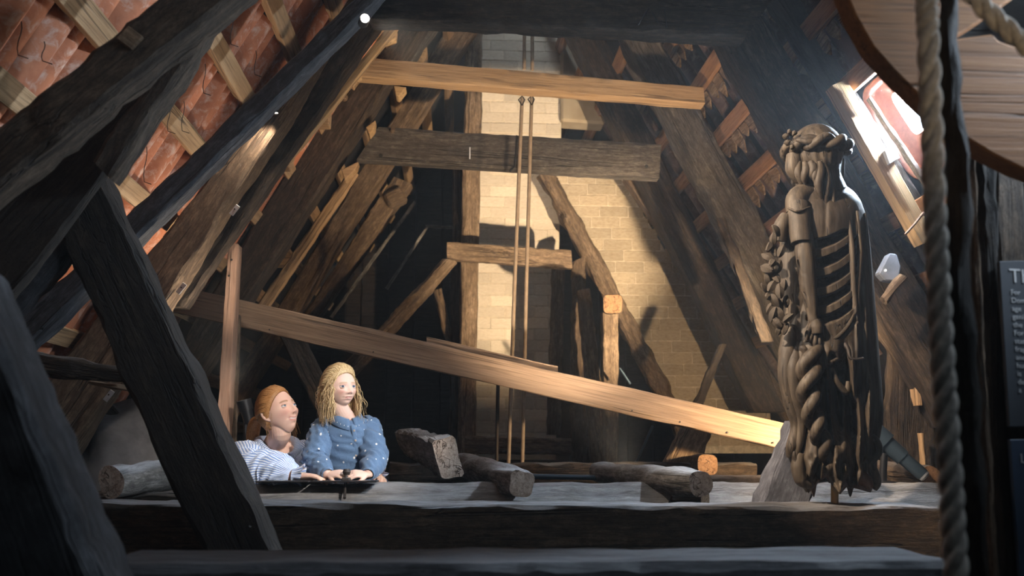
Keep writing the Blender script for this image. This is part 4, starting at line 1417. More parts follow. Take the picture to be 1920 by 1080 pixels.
def cloth_mat(name, base, alt, mode):
    t = NT(name)
    uv = t.n('UVMap', uv_map='UV')
    sp = t.n('SeparateXYZ')
    t.l(uv.outputs[0], sp.inputs[0])
    if mode == 'stripe':
        w = t.math('FRACT', t.math('MULTIPLY', sp.outputs[0], 1.0), 0)
        f = t.ramp(w, [(.42, (0, 0, 0)), (.5, (1, 1, 1)), (.93, (1, 1, 1)), (1.0, (0, 0, 0))])
        col = t.mix(f, base, alt)
    else:
        vo = t.n('TexVoronoi', voronoi_dimensions='2D')
        vo.inputs['Scale'].default_value = 1.0
        vo.inputs['Randomness'].default_value = .75
        t.l(uv.outputs[0], vo.inputs['Vector'])
        f = t.ramp(vo.outputs['Distance'], [(.05, (1, 1, 1)), (.075, (0, 0, 0))])
        n = t.noise(t.coords((1, 1, 1), False), 16, 4)
        col = t.mix(t.ramp(n, [(.3, (0, 0, 0)), (.7, (1, 1, 1))]), base, tuple(x * 1.35 for x in base))
        col = t.mix(f, col, alt)
    t.l(col, t.b.inputs['Base Color'])
    t.b.inputs['Roughness'].default_value = .85
    t.b.inputs['Sheen Weight'].default_value = .15
    wv = t.noise(t.coords((1, 1, 1), False), 500, 2)
    wr = t.noise(t.coords((1, 1, 1), False), 24, 4, .55, .8)
    t.bump(t.math('ADD', t.math('MULTIPLY', wv, .12), wr), .5, .010)
    return t.m


SKIN = skin_mat('skin')
EYE = eye_mat()
HAIR_W = hair_mat('ginger_hair', (.16, .065, .02), (.36, .165, .055), (.56, .31, .13))
HAIR_G = hair_mat('blond_hair', (.34, .21, .09), (.58, .41, .21), (.78, .62, .38))
HAIR_WS = hair_mat('ginger_strands', (.26, .11, .035), (.46, .22, .075), (.62, .35, .15), True)
HAIR_GS = hair_mat('blond_strands', (.46, .30, .14), (.70, .52, .29), (.86, .70, .45), True)
SHIRT_W = cloth_mat('striped_shirt', (.74, .79, .88), (.20, .31, .58), 'stripe')
SHIRT_G = cloth_mat('denim_shirt', (.088, .155, .265), (.80, .80, .80), 'dots')
TROUS = plain('dark_trousers', (.03, .035, .05), .8, noise=.2)
BUTTON = plain('button', (.35, .28, .22), .3)


def G2(X, Z, cx, cz, sx, sz):
    return np.exp(-((X - cx) / sx) ** 2 - ((Z - cz) / sz) ** 2)


def head_geo(child_=False, smile=0.0, sub=6):
    bm = bmesh.new()
    bmesh.ops.create_icosphere(bm, subdivisions=sub, radius=1)
    U = np.array([v.co for v in bm.verts])
    Fc = [[v.index for v in f.verts] for f in bm.faces]
    bm.free()
    x, y, z = U.T
    X, Y, Z = .071 * x, .092 * y, .112 * z
    t = sstep(0.05, 1, -z)
    fr = sstep(-.2, .3, y)
    X = X * (1 - (.30 if not child_ else .24) * t)
    Y = np.where(y > 0, Y * (1 - .04 * t), Y * (1 - .45 * t))
    Z = np.where((z < 0), Z * (1 - .30 * t * (1 - fr)), Z)
    # flatter front of the face
    Y = Y - .006 * fr * np.clip(1 - (X / .05) ** 2, 0, 1) * sstep(-.9, -.1, z) * (1 - sstep(.3, .8, z))
    w = sstep(.02, .05, Y)
    b = np.zeros(len(X))
    for s in (-1, 1):
        b -= .0085 * G2(X, Z, s * .031, .000, .018, .0115)
        b += .0035 * G2(X, Z, s * .027, .020, .020, .007)
        ck = (.0045 + .25 * smile) if not child_ else .006
        b += ck * G2(X, Z, s * .037, -.030, .017, .016)
        b -= .16 * smile * G2(X, Z, s * .030, -.058, .006, .016)
        b += .0065 * G2(X, Z, s * .0115, -.0375, .006, .006)
        b -= (.003 + .12 * smile) * G2(X, Z, s * .0265, -.0625 + smile * .49, .005, .005)
        b -= .004 * G2(X, Z, s * .058, -.06, .015, .03)
    nl = -.036
    h = np.interp(Z, [-.049, -.044, -.038, -.030, -.015, .006, .02], [0, .006, .0195, .0205, .013, .0055, 0])
    if child_:
        h = h * .72
    wd = np.interp(Z, [-.045, -.036, -.02, .01], [.011, .0115, .0085, .0085])
    b += h * np.exp(-(X / wd) ** 2)
    Zm = Z - smile * 700 * X ** 2
    zc = -.0635
    b += .0048 * G2(X, Zm, 0, zc + .0055, .021, .0042)
    b += .0065 * G2(X, Zm, 0, zc - .0065, .018, .0050)
    if smile:
        b -= .0035 * G2(X, Zm, 0, zc + .000, .022, .0042)
    else:
        b -= .0060 * G2(X, Zm, 0, zc, .020, .0020)
    b -= .003 * G2(X, Z, 0, -.080, .02, .005)
    b += .0075 * G2(X, Z, 0, -.098, .017, .013)
    Y = Y + b * w
    if child_:
        Z = np.where(Z < 0, Z * .90, Z)
        X = X * (1 + .06 * np.exp(-((Z + .05) / .03) ** 2))
    return np.stack([X, Y, Z], 1), Fc


def head_color(L, base, child_, smile, brow):
    X, Y, Z = L.T
    if child_:
        Z = np.where(Z < 0, Z / .90, Z)
    c = np.tile(np.array(base), (len(L), 1))

    def mixc(f, col):
        nonlocal c
        f = np.clip(f, 0, 1)[:, None]
        c = c * (1 - f) + np.array(col) * f
    fw = sstep(.03, .06, Y)
    for s in (-1, 1):
        mixc(.40 * fw * G2(X, Z, s * .040, -.030, .018, .015), (.62, .20, .15))
        bz = .0205 - 5.5 * (np.abs(X) - .028) ** 2
        mixc((.6 if child_ else .9) * fw * np.exp(-((Z - bz) / .0034) ** 2) * sstep(.010, .014, np.abs(X)) * (1 - sstep(.042, .050, np.abs(X))), brow)
        mixc(.45 * fw * G2(X, Z, s * .031, .006, .016, .005), (.40, .20, .14))
        mixc(.8 * fw * G2(X, Z, s * .008, -.0425, .0035, .0025), (.12, .04, .03))
    mixc(.25 * fw * G2(X, Z, 0, -.036, .012, .008), (.65, .22, .17))
    Zm = Z - smile * 700 * X ** 2
    zc = -.0635
    lw = .014 if child_ else .020
    lipw = 1 - sstep(lw, lw + .006, np.abs(X))
    mixc((.6 if child_ else .85) * fw * lipw * np.exp(-((Zm - zc) / (.007 if child_ else .0085)) ** 4), (.55, .19, .16))
    if smile:
        mixc(1.0 * fw * (1 - sstep(.018, .023, np.abs(X))) * np.exp(-((Zm - zc - .0010) / .0028) ** 4), (.72, .68, .62))
    else:
        mixc(.8 * fw * lipw * np.exp(-((Z - zc) / .0018) ** 2), (.20, .05, .05))
    return c


def etube(pts, rad, k=20, n=None, up=(0, 0, 1), caps=True):
    """elliptic tube: rad = (ra, rb) per point, ra across 'side', rb across 'up'"""
    n = n or len(pts) * 6
    q = catmull([tuple(p) for p in pts], n)
    r = catmull([tuple(x) if isinstance(x, (tuple, list)) else (x, x) for x in rad], n)
    r = np.maximum(r, .0005)
    up = Vector(up)
    C = np.zeros((n, k, 3))
    d0 = Vector(q[1] - q[0]).normalized()
    s = d0.cross(up)
    s = s.normalized() if s.length > .05 else Vector((1, 0, 0))
    for i in range(n):
        d = Vector(q[min(i + 1, n - 1)] - q[max(i - 1, 0)]).normalized()
        s = (s - d * s.dot(d)).normalized()
        u = d.cross(s)
        a = np.arange(k) / k * 2 * math.pi
        C[i] = q[i] + np.outer(np.cos(a) * r[i, 0], s) + np.outer(np.sin(a) * r[i, 1], u)
    if caps:                      # round both ends
        ends = []
        for e, sgn in ((0, -1), (n - 1, 1)):
            ctr = C[e].mean(0)
            dr = (q[e] - q[1 if e == 0 else n - 2])
            dr = dr / (np.linalg.norm(dr) + 1e-9)
            rm = r[e].mean()
            for f, g in ((.75, .45), (.35, .78)):
                ends.append(ctr + (C[e] - ctr) * f * 1.0 + dr * rm * g * .8)
        C = np.concatenate([[ends[1]], [ends[0]], C, [ends[2]], [ends[3]]])
    return C


class Soup:
    def __init__(s):
        s.V, s.F, s.n = [], [], 0

    def add(s, V, Fc):
        s.V.append(np.asarray(V, float))
        s.F += [[i + s.n for i in f] for f in Fc]
        s.n += len(V)

    def rings(s, C):
        n, k = C.shape[:2]
        Fc = []
        for i in range(n - 1):
            for j in range(k):
                jj = (j + 1) % k
                Fc.append((i * k + j, i * k + jj, (i + 1) * k + jj, (i + 1) * k + j))
        Fc.append(tuple(range(k - 1, -1, -1)))
        Fc.append(tuple(range((n - 1) * k, n * k)))
        s.add(C.reshape(-1, 3), Fc)

    def remesh(s, name, voxel, mats, smooth_iter=2):
        me = mesh(name, np.concatenate(s.V), s.F, mats)
        fix_normals(me)
        o = bpy.data.objects.new('tmp', me)
        SC.collection.objects.link(o)
        md = o.modifiers.new('r', 'REMESH')
        md.mode = 'VOXEL'
        md.voxel_size = voxel
        sm = o.modifiers.new('s', 'SMOOTH')
        sm.iterations = smooth_iter
        sm.factor = .5
        dg = bpy.context.evaluated_depsgraph_get()
        out = bpy.data.meshes.new_from_object(o.evaluated_get(dg))
        bpy.data.objects.remove(o)
        out.name = name
        out.materials.clear()
        for m in (mats if isinstance(mats, list) else [mats]):
            out.materials.append(m)
        out.polygons.foreach_set('use_smooth', [True] * len(out.polygons))
        return out


def hand(soup, wrist, d, back, sc=1.0, curl=.5, mirror=1, spread=.1):
    """palm, four unequal fingers with two bends, and a thumb from the side of the palm"""
    d = Vector(d).normalized()
    back = (Vector(back) - d * Vector(back).dot(d)).normalized()
    side = d.cross(back) * mirror           # towards the thumb
    W = Vector(wrist)
    k = sc
    soup.rings(etube([W - d * .02 * k, W + d * .02 * k, W + d * .055 * k, W + d * .085 * k], [(.022 * k, .018 * k), (.028 * k, .016 * k), (.037 * k, .0145 * k), (.034 * k, .011 * k)], 18, up=back))
    ln = (.070, .080, .075, .058)
    for f in range(4):
        off = (1.5 - f) * .0185 * k
        b = W + d * (.080 - .004 * abs(f - 1)) * k + side * off
        dd = (d + side * spread * (1.5 - f) * .6).normalized()
        p = [b - dd * .02 * k, b]
        ang = 0.0
        for seg, fl in ((.46, .7), (.31, 1.0), (.23, .8)):
            ang += curl * fl
            v = dd * math.cos(ang) - back * math.sin(ang)
            p.append(p[-1] + v * ln[f] * seg * k)
        soup.rings(etube(p, [.0088 * k, .0092 * k, .0085 * k, .0078 * k, .0062 * k], 12, n=16))
    tb = W + d * .022 * k + side * .022 * k - back * .004 * k
    tv = (d * .75 + side * .62 - back * .25).normalized()
    tv2 = (d * .95 + side * .15 - back * .35).normalized()
    soup.rings(etube([tb - tv * .01 * k, tb + tv * .025 * k, tb + tv * .045 * k, tb + tv * .045 * k + tv2 * .026 * k], [.011 * k, .0125 * k, .010 * k, .0075 * k], 12, n=14))


def head_matrix(loc, turn, pitch, roll, sc):
    """turn: degrees to the right of facing the viewer; pitch up; roll"""
    M = Matrix.Translation(loc) @ Matrix.Rotation(math.radians(-(180 - turn)), 4, 'Z') @ Matrix.Rotation(math.radians(pitch), 4, 'X') @ Matrix.Rotation(math.radians(roll), 4, 'Y')
    return M @ Matrix.Scale(sc, 4)


def xf(M, V):
    A = np.array(M)
    return V @ A[:3, :3].T + A[:3, 3]


def uv_rings(name, C, mat, us=1.0, vs=1.0, swap=False):
    """open cloth tube with UV (u around, v along, in repeats)"""
    n, k = C.shape[:2]
    V = np.concatenate([C, C[:, :1]], 1).reshape(-1, 3)
    K = k + 1
    Fc, uv = [], []
    for i in range(n - 1):
        for j in range(k):
            Fc.append((i * K + j, i * K + j + 1, (i + 1) * K + j + 1, (i + 1) * K + j))
            for (a, b) in ((i, j), (i, j + 1), (i + 1, j + 1), (i + 1, j)):
                uv += [a / (n - 1) * vs, b / k * us] if swap else [b / k * us, a / (n - 1) * vs]
    me = mesh(name, V, Fc, mat, 180)
    l = me.uv_layers.new(name='UV')
    l.data.foreach_set('uv', uv)
    return me


def wrinkle(C, amp, seed, fx=6, ring=0.0):
    """push rings outward with smooth folds"""
    rng = random.Random(seed)
    n, k = C.shape[:2]
    ctr = C.mean(1, keepdims=True)
    d = C - ctr
    L = np.linalg.norm(d, axis=2, keepdims=True) + 1e-9
    u = np.linspace(0, 1, n)[:, None]
    a = np.arange(k)[None, :] / k * 2 * math.pi
    w = np.zeros((n, k))
    for q in range(8):
        f = rng.uniform(1, fx)
        m = rng.randint(1, 5)
        s = np.sin(2 * math.pi * f * u + m * a + rng.uniform(0, 6.28))
        w += amp * (1 - np.abs(s)) * rng.uniform(.2, .6)
    w *= np.clip(np.sin(math.pi * u), 0, 1) ** .5
    if ring:
        w += ring * np.abs(np.sin(u * math.pi * 9 + .7 * np.sin(a * 2 + 1)))
    return C + d / L * w[..., None]


def eyes_and_lids(body, M, sc_eye, look, iris, child_):
    for s in (-1, 1):
        ctr = Vector((s * .0315, .0675, .000))
        r = .0122 * sc_eye
        bm = bmesh.new()
        bmesh.ops.create_icosphere(bm, subdivisions=5, radius=r)
        lk = Vector(look).normalized()
        me = bpy.data.meshes.new('eye')
        bm.to_mesh(me)
        bm.free()
        ca = me.color_attributes.new('Col', 'FLOAT_COLOR', 'POINT')
        arr = []
        for v in me.vertices:
            a = math.degrees(v.co.angle(lk))
            c = (.02, .02, .02) if a < 13 else (iris if a < 28 else ((.06, .07, .09) if a < 31 else (.78, .74, .72)))
            arr += [*c, 1]
        ca.data.foreach_set('color', arr)
        me.materials.append(EYE)
        me.polygons.foreach_set('use_smooth', [True] * len(me.polygons))
        child('eye', me, body, M @ Matrix.Translation(ctr))
        # lids: closed thin shells around the eyeball
        for nm, lo, hi in (('upper_eyelid', 17 if not child_ else 25, 80), ('lower_eyelid', -75, -24 if not child_ else -26)):
            V, Fc = [], []
            na, nb = 22, 7
            for sh, rr in ((0, r * 1.13), (1, r * 1.03)):
                for j in range(nb + 1):
                    for i in range(na + 1):
                        az = math.radians(-82 + 164 * i / na)
                        e0 = lo + (hi - lo) * j / nb
                        tap = math.cos(az)
                        el = math.radians(e0 * (.60 + .40 * tap) if nm[0] == 'u' and j == 0 or nm[0] == 'l' and j == nb else e0)
                        V.append((rr * math.sin(az) * math.cos(el), rr * math.cos(az) * math.cos(el), rr * math.sin(el)))
            m = (na + 1) * (nb + 1)
            for j in range(nb):
                for i in range(na):
                    a = j * (na + 1) + i
                    Fc += [(a, a + 1, a + na + 2, a + na + 1), (m + a, m + a + na + 1, m + a + na + 2, m + a + 1)]
            for i in range(na):
                for j in (0, nb):
                    a = j * (na + 1) + i
                    Fc.append((a, a + 1, m + a + 1, m + a))
            lm = fix_normals(mesh('eyelid', V, Fc, SKIN, 60))
            ca = lm.color_attributes.new('Col', 'FLOAT_COLOR', 'POINT')
            arr = []
            for q, v in enumerate(V):
                j = (q % m) // (na + 1)
                edge = (j == 0 and nm[0] == 'u')
                arr += [*((.10, .055, .04) if edge else (.70, .45, .34)), 1]
            ca.data.foreach_set('color', arr)
            child(nm, lm, body, M @ Matrix.Translation(ctr))


def body_colors(me, M, base, child_, smile, brow):
    n = len(me.vertices)
    co = np.zeros(n * 3)
    me.vertices.foreach_get('co', co)
    co = co.reshape(-1, 3)
    L = xf(M.inverted(), co)
    c = np.tile(np.array(base), (n, 1))
    near = (np.linalg.norm(L, axis=1) < .16)
    c[near] = head_color(L[near], base, child_, smile, brow)
    ca = me.color_attributes.new('Col', 'FLOAT_COLOR', 'POINT')
    ca.data.foreach_set('color', np.concatenate([c, np.ones((n, 1))], 1).ravel())


def ears(soup, M, sc=1.0):
    for s in (-1, 1):
        a = [Vector((s * .064, -.002, .018)), Vector((s * .077, -.012, .024)), Vector((s * .079, -.022, .008)), Vector((s * .075, -.016, -.016)), Vector((s * .065, -.004, -.030))]
        soup.rings(etube([M @ (p * 1.0) for p in a], [.005, .0065, .0065, .006, .005], 10, n=22))
        soup.rings(etube([M @ Vector((s * .064, -.006, .015)), M @ Vector((s * .071, -.013, .004)), M @ Vector((s * .065, -.006, -.022))], [.010, .010, .007], 10, n=12))


def strands(name, paths, mat, k=4):
    """many thin locks joined in one hair mesh; paths = list of (points, radius list)"""
    V, Fc, n0 = [], [], 0
    rv = random.Random(77)
    var = []
    for pts, rad in paths:
        g = rv.uniform(.35, 1.1)
        var += [g, g, g, 1] * (len(pts) * k)
        pts = [Vector(p) for p in pts]
        n = len(pts)
        up = Vector((.3, .2, 1))
        for i, p in enumerate(pts):
            d = (pts[min(i + 1, n - 1)] - pts[max(i - 1, 0)]).normalized()
            s = d.cross(up)
            s = s.normalized() if s.length > .01 else Vector((1, 0, 0))
            u = d.cross(s)
            for j in range(k):
                a = 2 * math.pi * j / k
                V.append(p + (s * math.cos(a) + u * math.sin(a)) * rad[i])
        for i in range(n - 1):
            for j in range(k):
                jj = (j + 1) % k
                Fc.append((n0 + i * k + j, n0 + i * k + jj, n0 + (i + 1) * k + jj, n0 + (i + 1) * k + j))
        n0 += n * k
    me = mesh(name, V, Fc, mat, 180)
    me.color_attributes.new('Var', 'FLOAT_COLOR', 'POINT').data.foreach_set('color', var)
    return me


def hair_cap(M, cond, thick, sub=5, extra=None):
    """closed cap following the skull where cond(x,y,z) > 0"""
    bm = bmesh.new()
    bmesh.ops.create_icosphere(bm, subdivisions=sub, radius=1)
    for v in list(bm.verts):
        x, y, z = v.co
        f = cond(x, y, z)
        t = thick * min(1, max(0, f) / .22)
        g = .0016 * math.sin(math.atan2(x, z + .6) * 46 + 3 * y) * min(1, max(0, f) / .2)
        nrm = Vector((x / .071, y / .092, z / .112)).normalized()
        b = Vector((.071 * x, .092 * y, .112 * z))
        if z < 0:
            tt = -z
            b.x *= 1 - .2 * tt
            b.y *= 1 - .3 * tt
        v.co = b + nrm * (t + g - .001)
        if extra:
            v.co += extra(x, y, z)
        v.tag = f < -.02
    bmesh.ops.delete(bm, geom=[v for v in bm.verts if v.tag], context='VERTS')
    me = bpy.data.meshes.new('hair')
    bm.to_mesh(me)
    bm.free()
    me.polygons.foreach_set('use_smooth', [True] * len(me.polygons))
    return me


# ------------------------------------------------------------------ woman
def build_woman():
    rng = random.Random(21)
    base = (.74, .48, .37)
    HM = head_matrix(P(522, 774, 4.12), 54, 25, 8, .99)
    s = Soup()
    V, Fc = head_geo(False, .018)
    s.add(xf(HM, V), Fc)
    ears(s, HM)
    nb = P(520, 838, 4.23)
    s.rings(etube([HM @ Vector((0, -.034, -.03)), HM @ Vector((0, -.030, -.085)), P(513, 836, 4.22), nb + Vector((0, .01, -.05))], [(.044, .048), (.043, .046), (.046, .050), (.072, .062)], 24))
    SL, SRr = P(466, 856, 4.20), P(572, 850, 4.34)
    hip = Vector((nb.x - .03, 4.52, .93))
    s.rings(etube([nb + Vector((0, .0, -.01)), nb + Vector((0, .03, -.09)), nb + Vector((-.005, .10, -.25)), nb + Vector((-.02, .2, -.42)), hip], [(.08, .06), (.155, .095), (.15, .105), (.13, .095), (.165, .11)], 28, up=(0, 1, 0)))
    s.rings(etube([SL, SL + (SRr - SL) * .5 + Vector((0, .02, .015)), SRr], [.055, .06, .055], 16))
    el, wr = P(478, 888, 3.97), P(556, 893, 3.87)
    s.rings(etube([SL, SL.lerp(el, .5), el], [.050, .044, .036], 16))
    s.rings(etube([el, el.lerp(wr, .4), wr], [.037, .036, .026], 16))
    hand(s, wr, (1, -.1, -.02), (0, .1, 1), .95, .35, -1)
    er, wrr = P(634, 884, 4.46), P(704, 890, 4.22)
    s.rings(etube([SRr, SRr.lerp(er, .5), er], [.050, .044, .037], 16))
    s.rings(etube([er, er.lerp(wrr, .4), wrr], [.037, .035, .026], 16))
    hand(s, wrr, (.35, -.9, -.1), (.5, .2, .8), .95, .5, 1)
    for sx in (-.09, .09):
        s.rings(etube([hip + Vector((sx, 0, 0)), hip + Vector((sx * 1.05, -.06, -.42)), hip + Vector((sx * 1.1, .02, -.80)), hip + Vector((sx * 1.1, .0, -.84))], [.085, .060, .045, .045], 18))
        s.rings(etube([hip + Vector((sx * 1.1, .06, -.84)), hip + Vector((sx * 1.15, -.08, -.85))], [(.040, .032), (.036, .022)], 14))
    me = s.remesh('person', .0028, [SKIN], 2)
    body_colors(me, HM, base, False, .018, (.30, .15, .07))
    o = link('person', me)
    setp(o, 'person with a ginger ponytail in a blue striped shirt leaning on the beam', 'person')
    eyes_and_lids(o, HM, 1.0, (.10, 1, .12), (.20, .28, .36), False)

    # hair: combed-back cap, ponytail, loose strands
    def cond(x, y, z):
        side = .90 * z + .20 - y
        return min(side, z + .62) if y < .2 else side
    cap = hair_cap(HM, cond, .011)
    cap.materials.append(HAIR_W)
    cap.transform(HM)
    h = child('hair', cap, o)
    tie = HM @ Vector((0, -.108, .028))
    pts = [HM @ Vector((0, -.085, .03)), tie, HM @ Vector((-.004, -.152, .02)), HM @ Vector((-.008, -.195, -.015)), HM @ Vector((-.014, -.225, -.07)), HM @ Vector((-.02, -.23, -.13))]
    C = etube(pts, [.022, .018, .027, .028, .021, .006], 26, n=44)
    ctr = C.mean(1, keepdims=True)
    a = np.arange(26) / 26 * 2 * math.pi
    C = ctr + (C - ctr) * (1 + .10 * np.sin(a * 9 + np.arange(len(C))[:, None] * .12))[..., None]
    child('ponytail', fix_normals(rings_mesh('ponytail', C, HAIR_W, 180)), h)
    child('hair_tie', tube_mesh('hair_tie', [tie + (HM.to_3x3() @ Vector((math.cos(t) * .021, 0, math.sin(t) * .021))) for t in np.linspace(0, 6.28, 16)], .004, BLACKM, 6), h)
    ps = []
    for i in range(320):
        # combed strands from hairline to the tie over the cap
        az = rng.uniform(-1, 1)
        x = .97 * math.sin(az * 1.5)
        r2 = 1 - x * x
        z0 = (-.36 + math.sqrt(max(0, .1296 - 7.24 * (.04 - r2)))) / 3.62
        lift = rng.uniform(-.03, .025)
        p0 = Vector((.073 * x, .094 * (.9 * z0 + .2), .1145 * z0)) * rng.uniform(.985, 1.005)
        pt = []
        for q in range(10):
            t = q / 9
            m = p0.lerp(Vector((0, -.100, .018)), t)
            nn = Vector((m.x / .0855, m.y / .1065, m.z / .1265))
            l = nn.length
            m2 = m / max(l, .10) * (1 + lift)
            w = min(1, t * 4, (1 - t) * 5)
            pt.append(HM @ (m.lerp(m2, w)))
        ps.append((pt, [.0006, .0022, .003, .003, .003, .003, .003, .003, .0026, .002]))
    for i in range(14):      # fly-away hairs at the temple and nape
        b = Vector((rng.choice((-1, 1)) * .066, rng.uniform(-.05, .035), rng.uniform(-.02, .05)))
        pt = [HM @ (b + Vector((b.x * .12 * q / 7 + .004 * math.sin(q * .9 + i), -.004 * q, -.012 * q - .0006 * q * q))) for q in range(8)]
        ps.append((pt, [.0007] * 8))
    for i in range(60):
        f = rng.uniform(-.02, .02)
        pt = [Vector(p) + (HM.to_3x3() @ Vector((f + .004 * math.sin(q + i), rng.uniform(-.02, -.012) + .003 * math.sin(q * .8 + i * 2), 0))) for q, p in enumerate(catmull([tuple(p) for p in pts[1:]], 12))]
        ps.append((pt, [.0011] * 11 + [.0003]))
    child('loose_strands', strands('loose_strands', ps, HAIR_W), h)

    # shirt
    sh = wrinkle(etube([nb + Vector((0, .005, -.012)), nb + Vector((0, .03, -.075)), nb + Vector((-.005, .10, -.25)), nb + Vector((-.02, .2, -.45)), hip + Vector((0, 0, -.03))], [(.088, .074), (.175, .118), (.182, .135), (.165, .125), (.185, .13)], 64, n=46, up=(0, 1, 0), caps=False), .008, 5)
    shirt = child('shirt', uv_rings('shirt', sh, SHIRT_W, 110, 1), o)
    rnd = etube([SL + (SRr - SL) * -.02, SL.lerp(SRr, .5) + Vector((0, .03, -.010)), SL + (SRr - SL) * 1.02], [.064, .066, .064], 40, n=20, caps=True)
    child('yoke', uv_rings('yoke', rnd, SHIRT_W, 1, 40, True), shirt)
    # full sleeve gathered into a fringed cuff
    e2 = el + Vector((-.005, -.01, .0))
    C = etube([SL + Vector((.02, .01, .02)), SL + Vector((-.004, -.02, -.01)), SL.lerp(e2, .5) + Vector((-.006, -.02, .004)), e2 + Vector((.0, -.01, .012)), e2.lerp(wr, .35) + Vector((0, -.005, .020)), e2.lerp(wr, .7) + Vector((0, 0, .012)), wr + Vector((-.012, 0, .002))],
              [.060, .070, .076, .070, .066, .056, .030], 56, n=70, caps=False)
    child('sleeve', uv_rings('sleeve', wrinkle(C, .012, 9, 9, .004), SHIRT_W, 50, 1), shirt)
    C = etube([SRr + Vector((-.02, 0, .02)), SRr + Vector((.01, .0, -.005)), SRr.lerp(er, .5), er, er.lerp(wrr, .6), wrr + Vector((-.005, .015, .0))], [.060, .070, .072, .066, .062, .034], 48, n=50, caps=False)
    child('sleeve', uv_rings('sleeve', wrinkle(C, .011, 12, 9), SHIRT_W, 50, 1), shirt)
    for w_, dd, nm in ((wr, Vector((1, -.1, -.02)), 'cuff'), (wrr, Vector((.35, -.9, -.1)), 'cuff')):
        dd.normalize()
        C = etube([w_ - dd * .016, w_ - dd * .004, w_ + dd * .012, w_ + dd * .030], [.030, .031, .038, .046], 40, n=12, caps=False)
        ctr = C.mean(1, keepdims=True)
        a = np.arange(40) / 40 * 2 * math.pi
        C = ctr + (C - ctr) * (1 + (np.linspace(0, .22, len(C))[:, None] * np.sin(a * 10)))[..., None]
        child(nm, uv_rings(nm, C, SHIRT_W, 30, 1), shirt)
    # open collar: two standing flaps beside the neck
    for side in (-1, 1):
        V, Fc = [], []
        n = 16
        for i in range(n + 1):
            t = i / n
            th = math.radians(-90 - side * (4 + 150 * t)) if False else 0
            a = t * math.pi * .92
            # from the back of the neck round to the front opening
            dirv = Vector((math.sin(a) * side, math.cos(a), 0))
            fwd = Vector((.55, -.8, 0)).normalized()
            rt = Vector((fwd.y, -fwd.x, 0)) * -1
            base_p = nb + (-fwd * math.cos(a) * .062 + rt * math.sin(a) * side * .070) + Vector((0, 0, .012 - .075 * sstep(.45, 1, t)))
            out = (-fwd * math.cos(a) + rt * math.sin(a) * side)
            V += [base_p, base_p + out * .010 + Vector((0, 0, .040 * (1 - .15 * t))), base_p + out * .030 + Vector((0, 0, .030)), base_p + out * (.040 + .012 * t) + Vector((0, 0, -.006 - .012 * t))]
        for i in range(n):
            for j in range(3):
                a_ = i * 4 + j
                Fc.append((a_, a_ + 1, a_ + 5, a_ + 4))
        cm = mesh('collar', V, Fc, SHIRT_W, 180)
        uvl = cm.uv_layers.new(name='UV')
        uvs = []
        for i in range(n):
            for j in range(3):
                for (p, q) in ((i, j), (i, j + 1), (i + 1, j + 1), (i + 1, j)):
                    uvs += [p * 2.2, q]
        uvl.data.foreach_set('uv', uvs)
        co = child('collar', cm, shirt)
        m = co.modifiers.new('s', 'SOLIDIFY')
        m.thickness = .0025
    for i in range(2):
        C = etube([hip + Vector((-.09 + .18 * i, 0, .04)), hip + Vector((-.09 + .18 * i, -.06, -.42)), hip + Vector((-.095 + .19 * i, .02, -.82))], [.105, .075, .065], 24, n=20)
        child('trouser_leg', rings_mesh('trouser_leg', C, TROUS, 180), o)
    return o


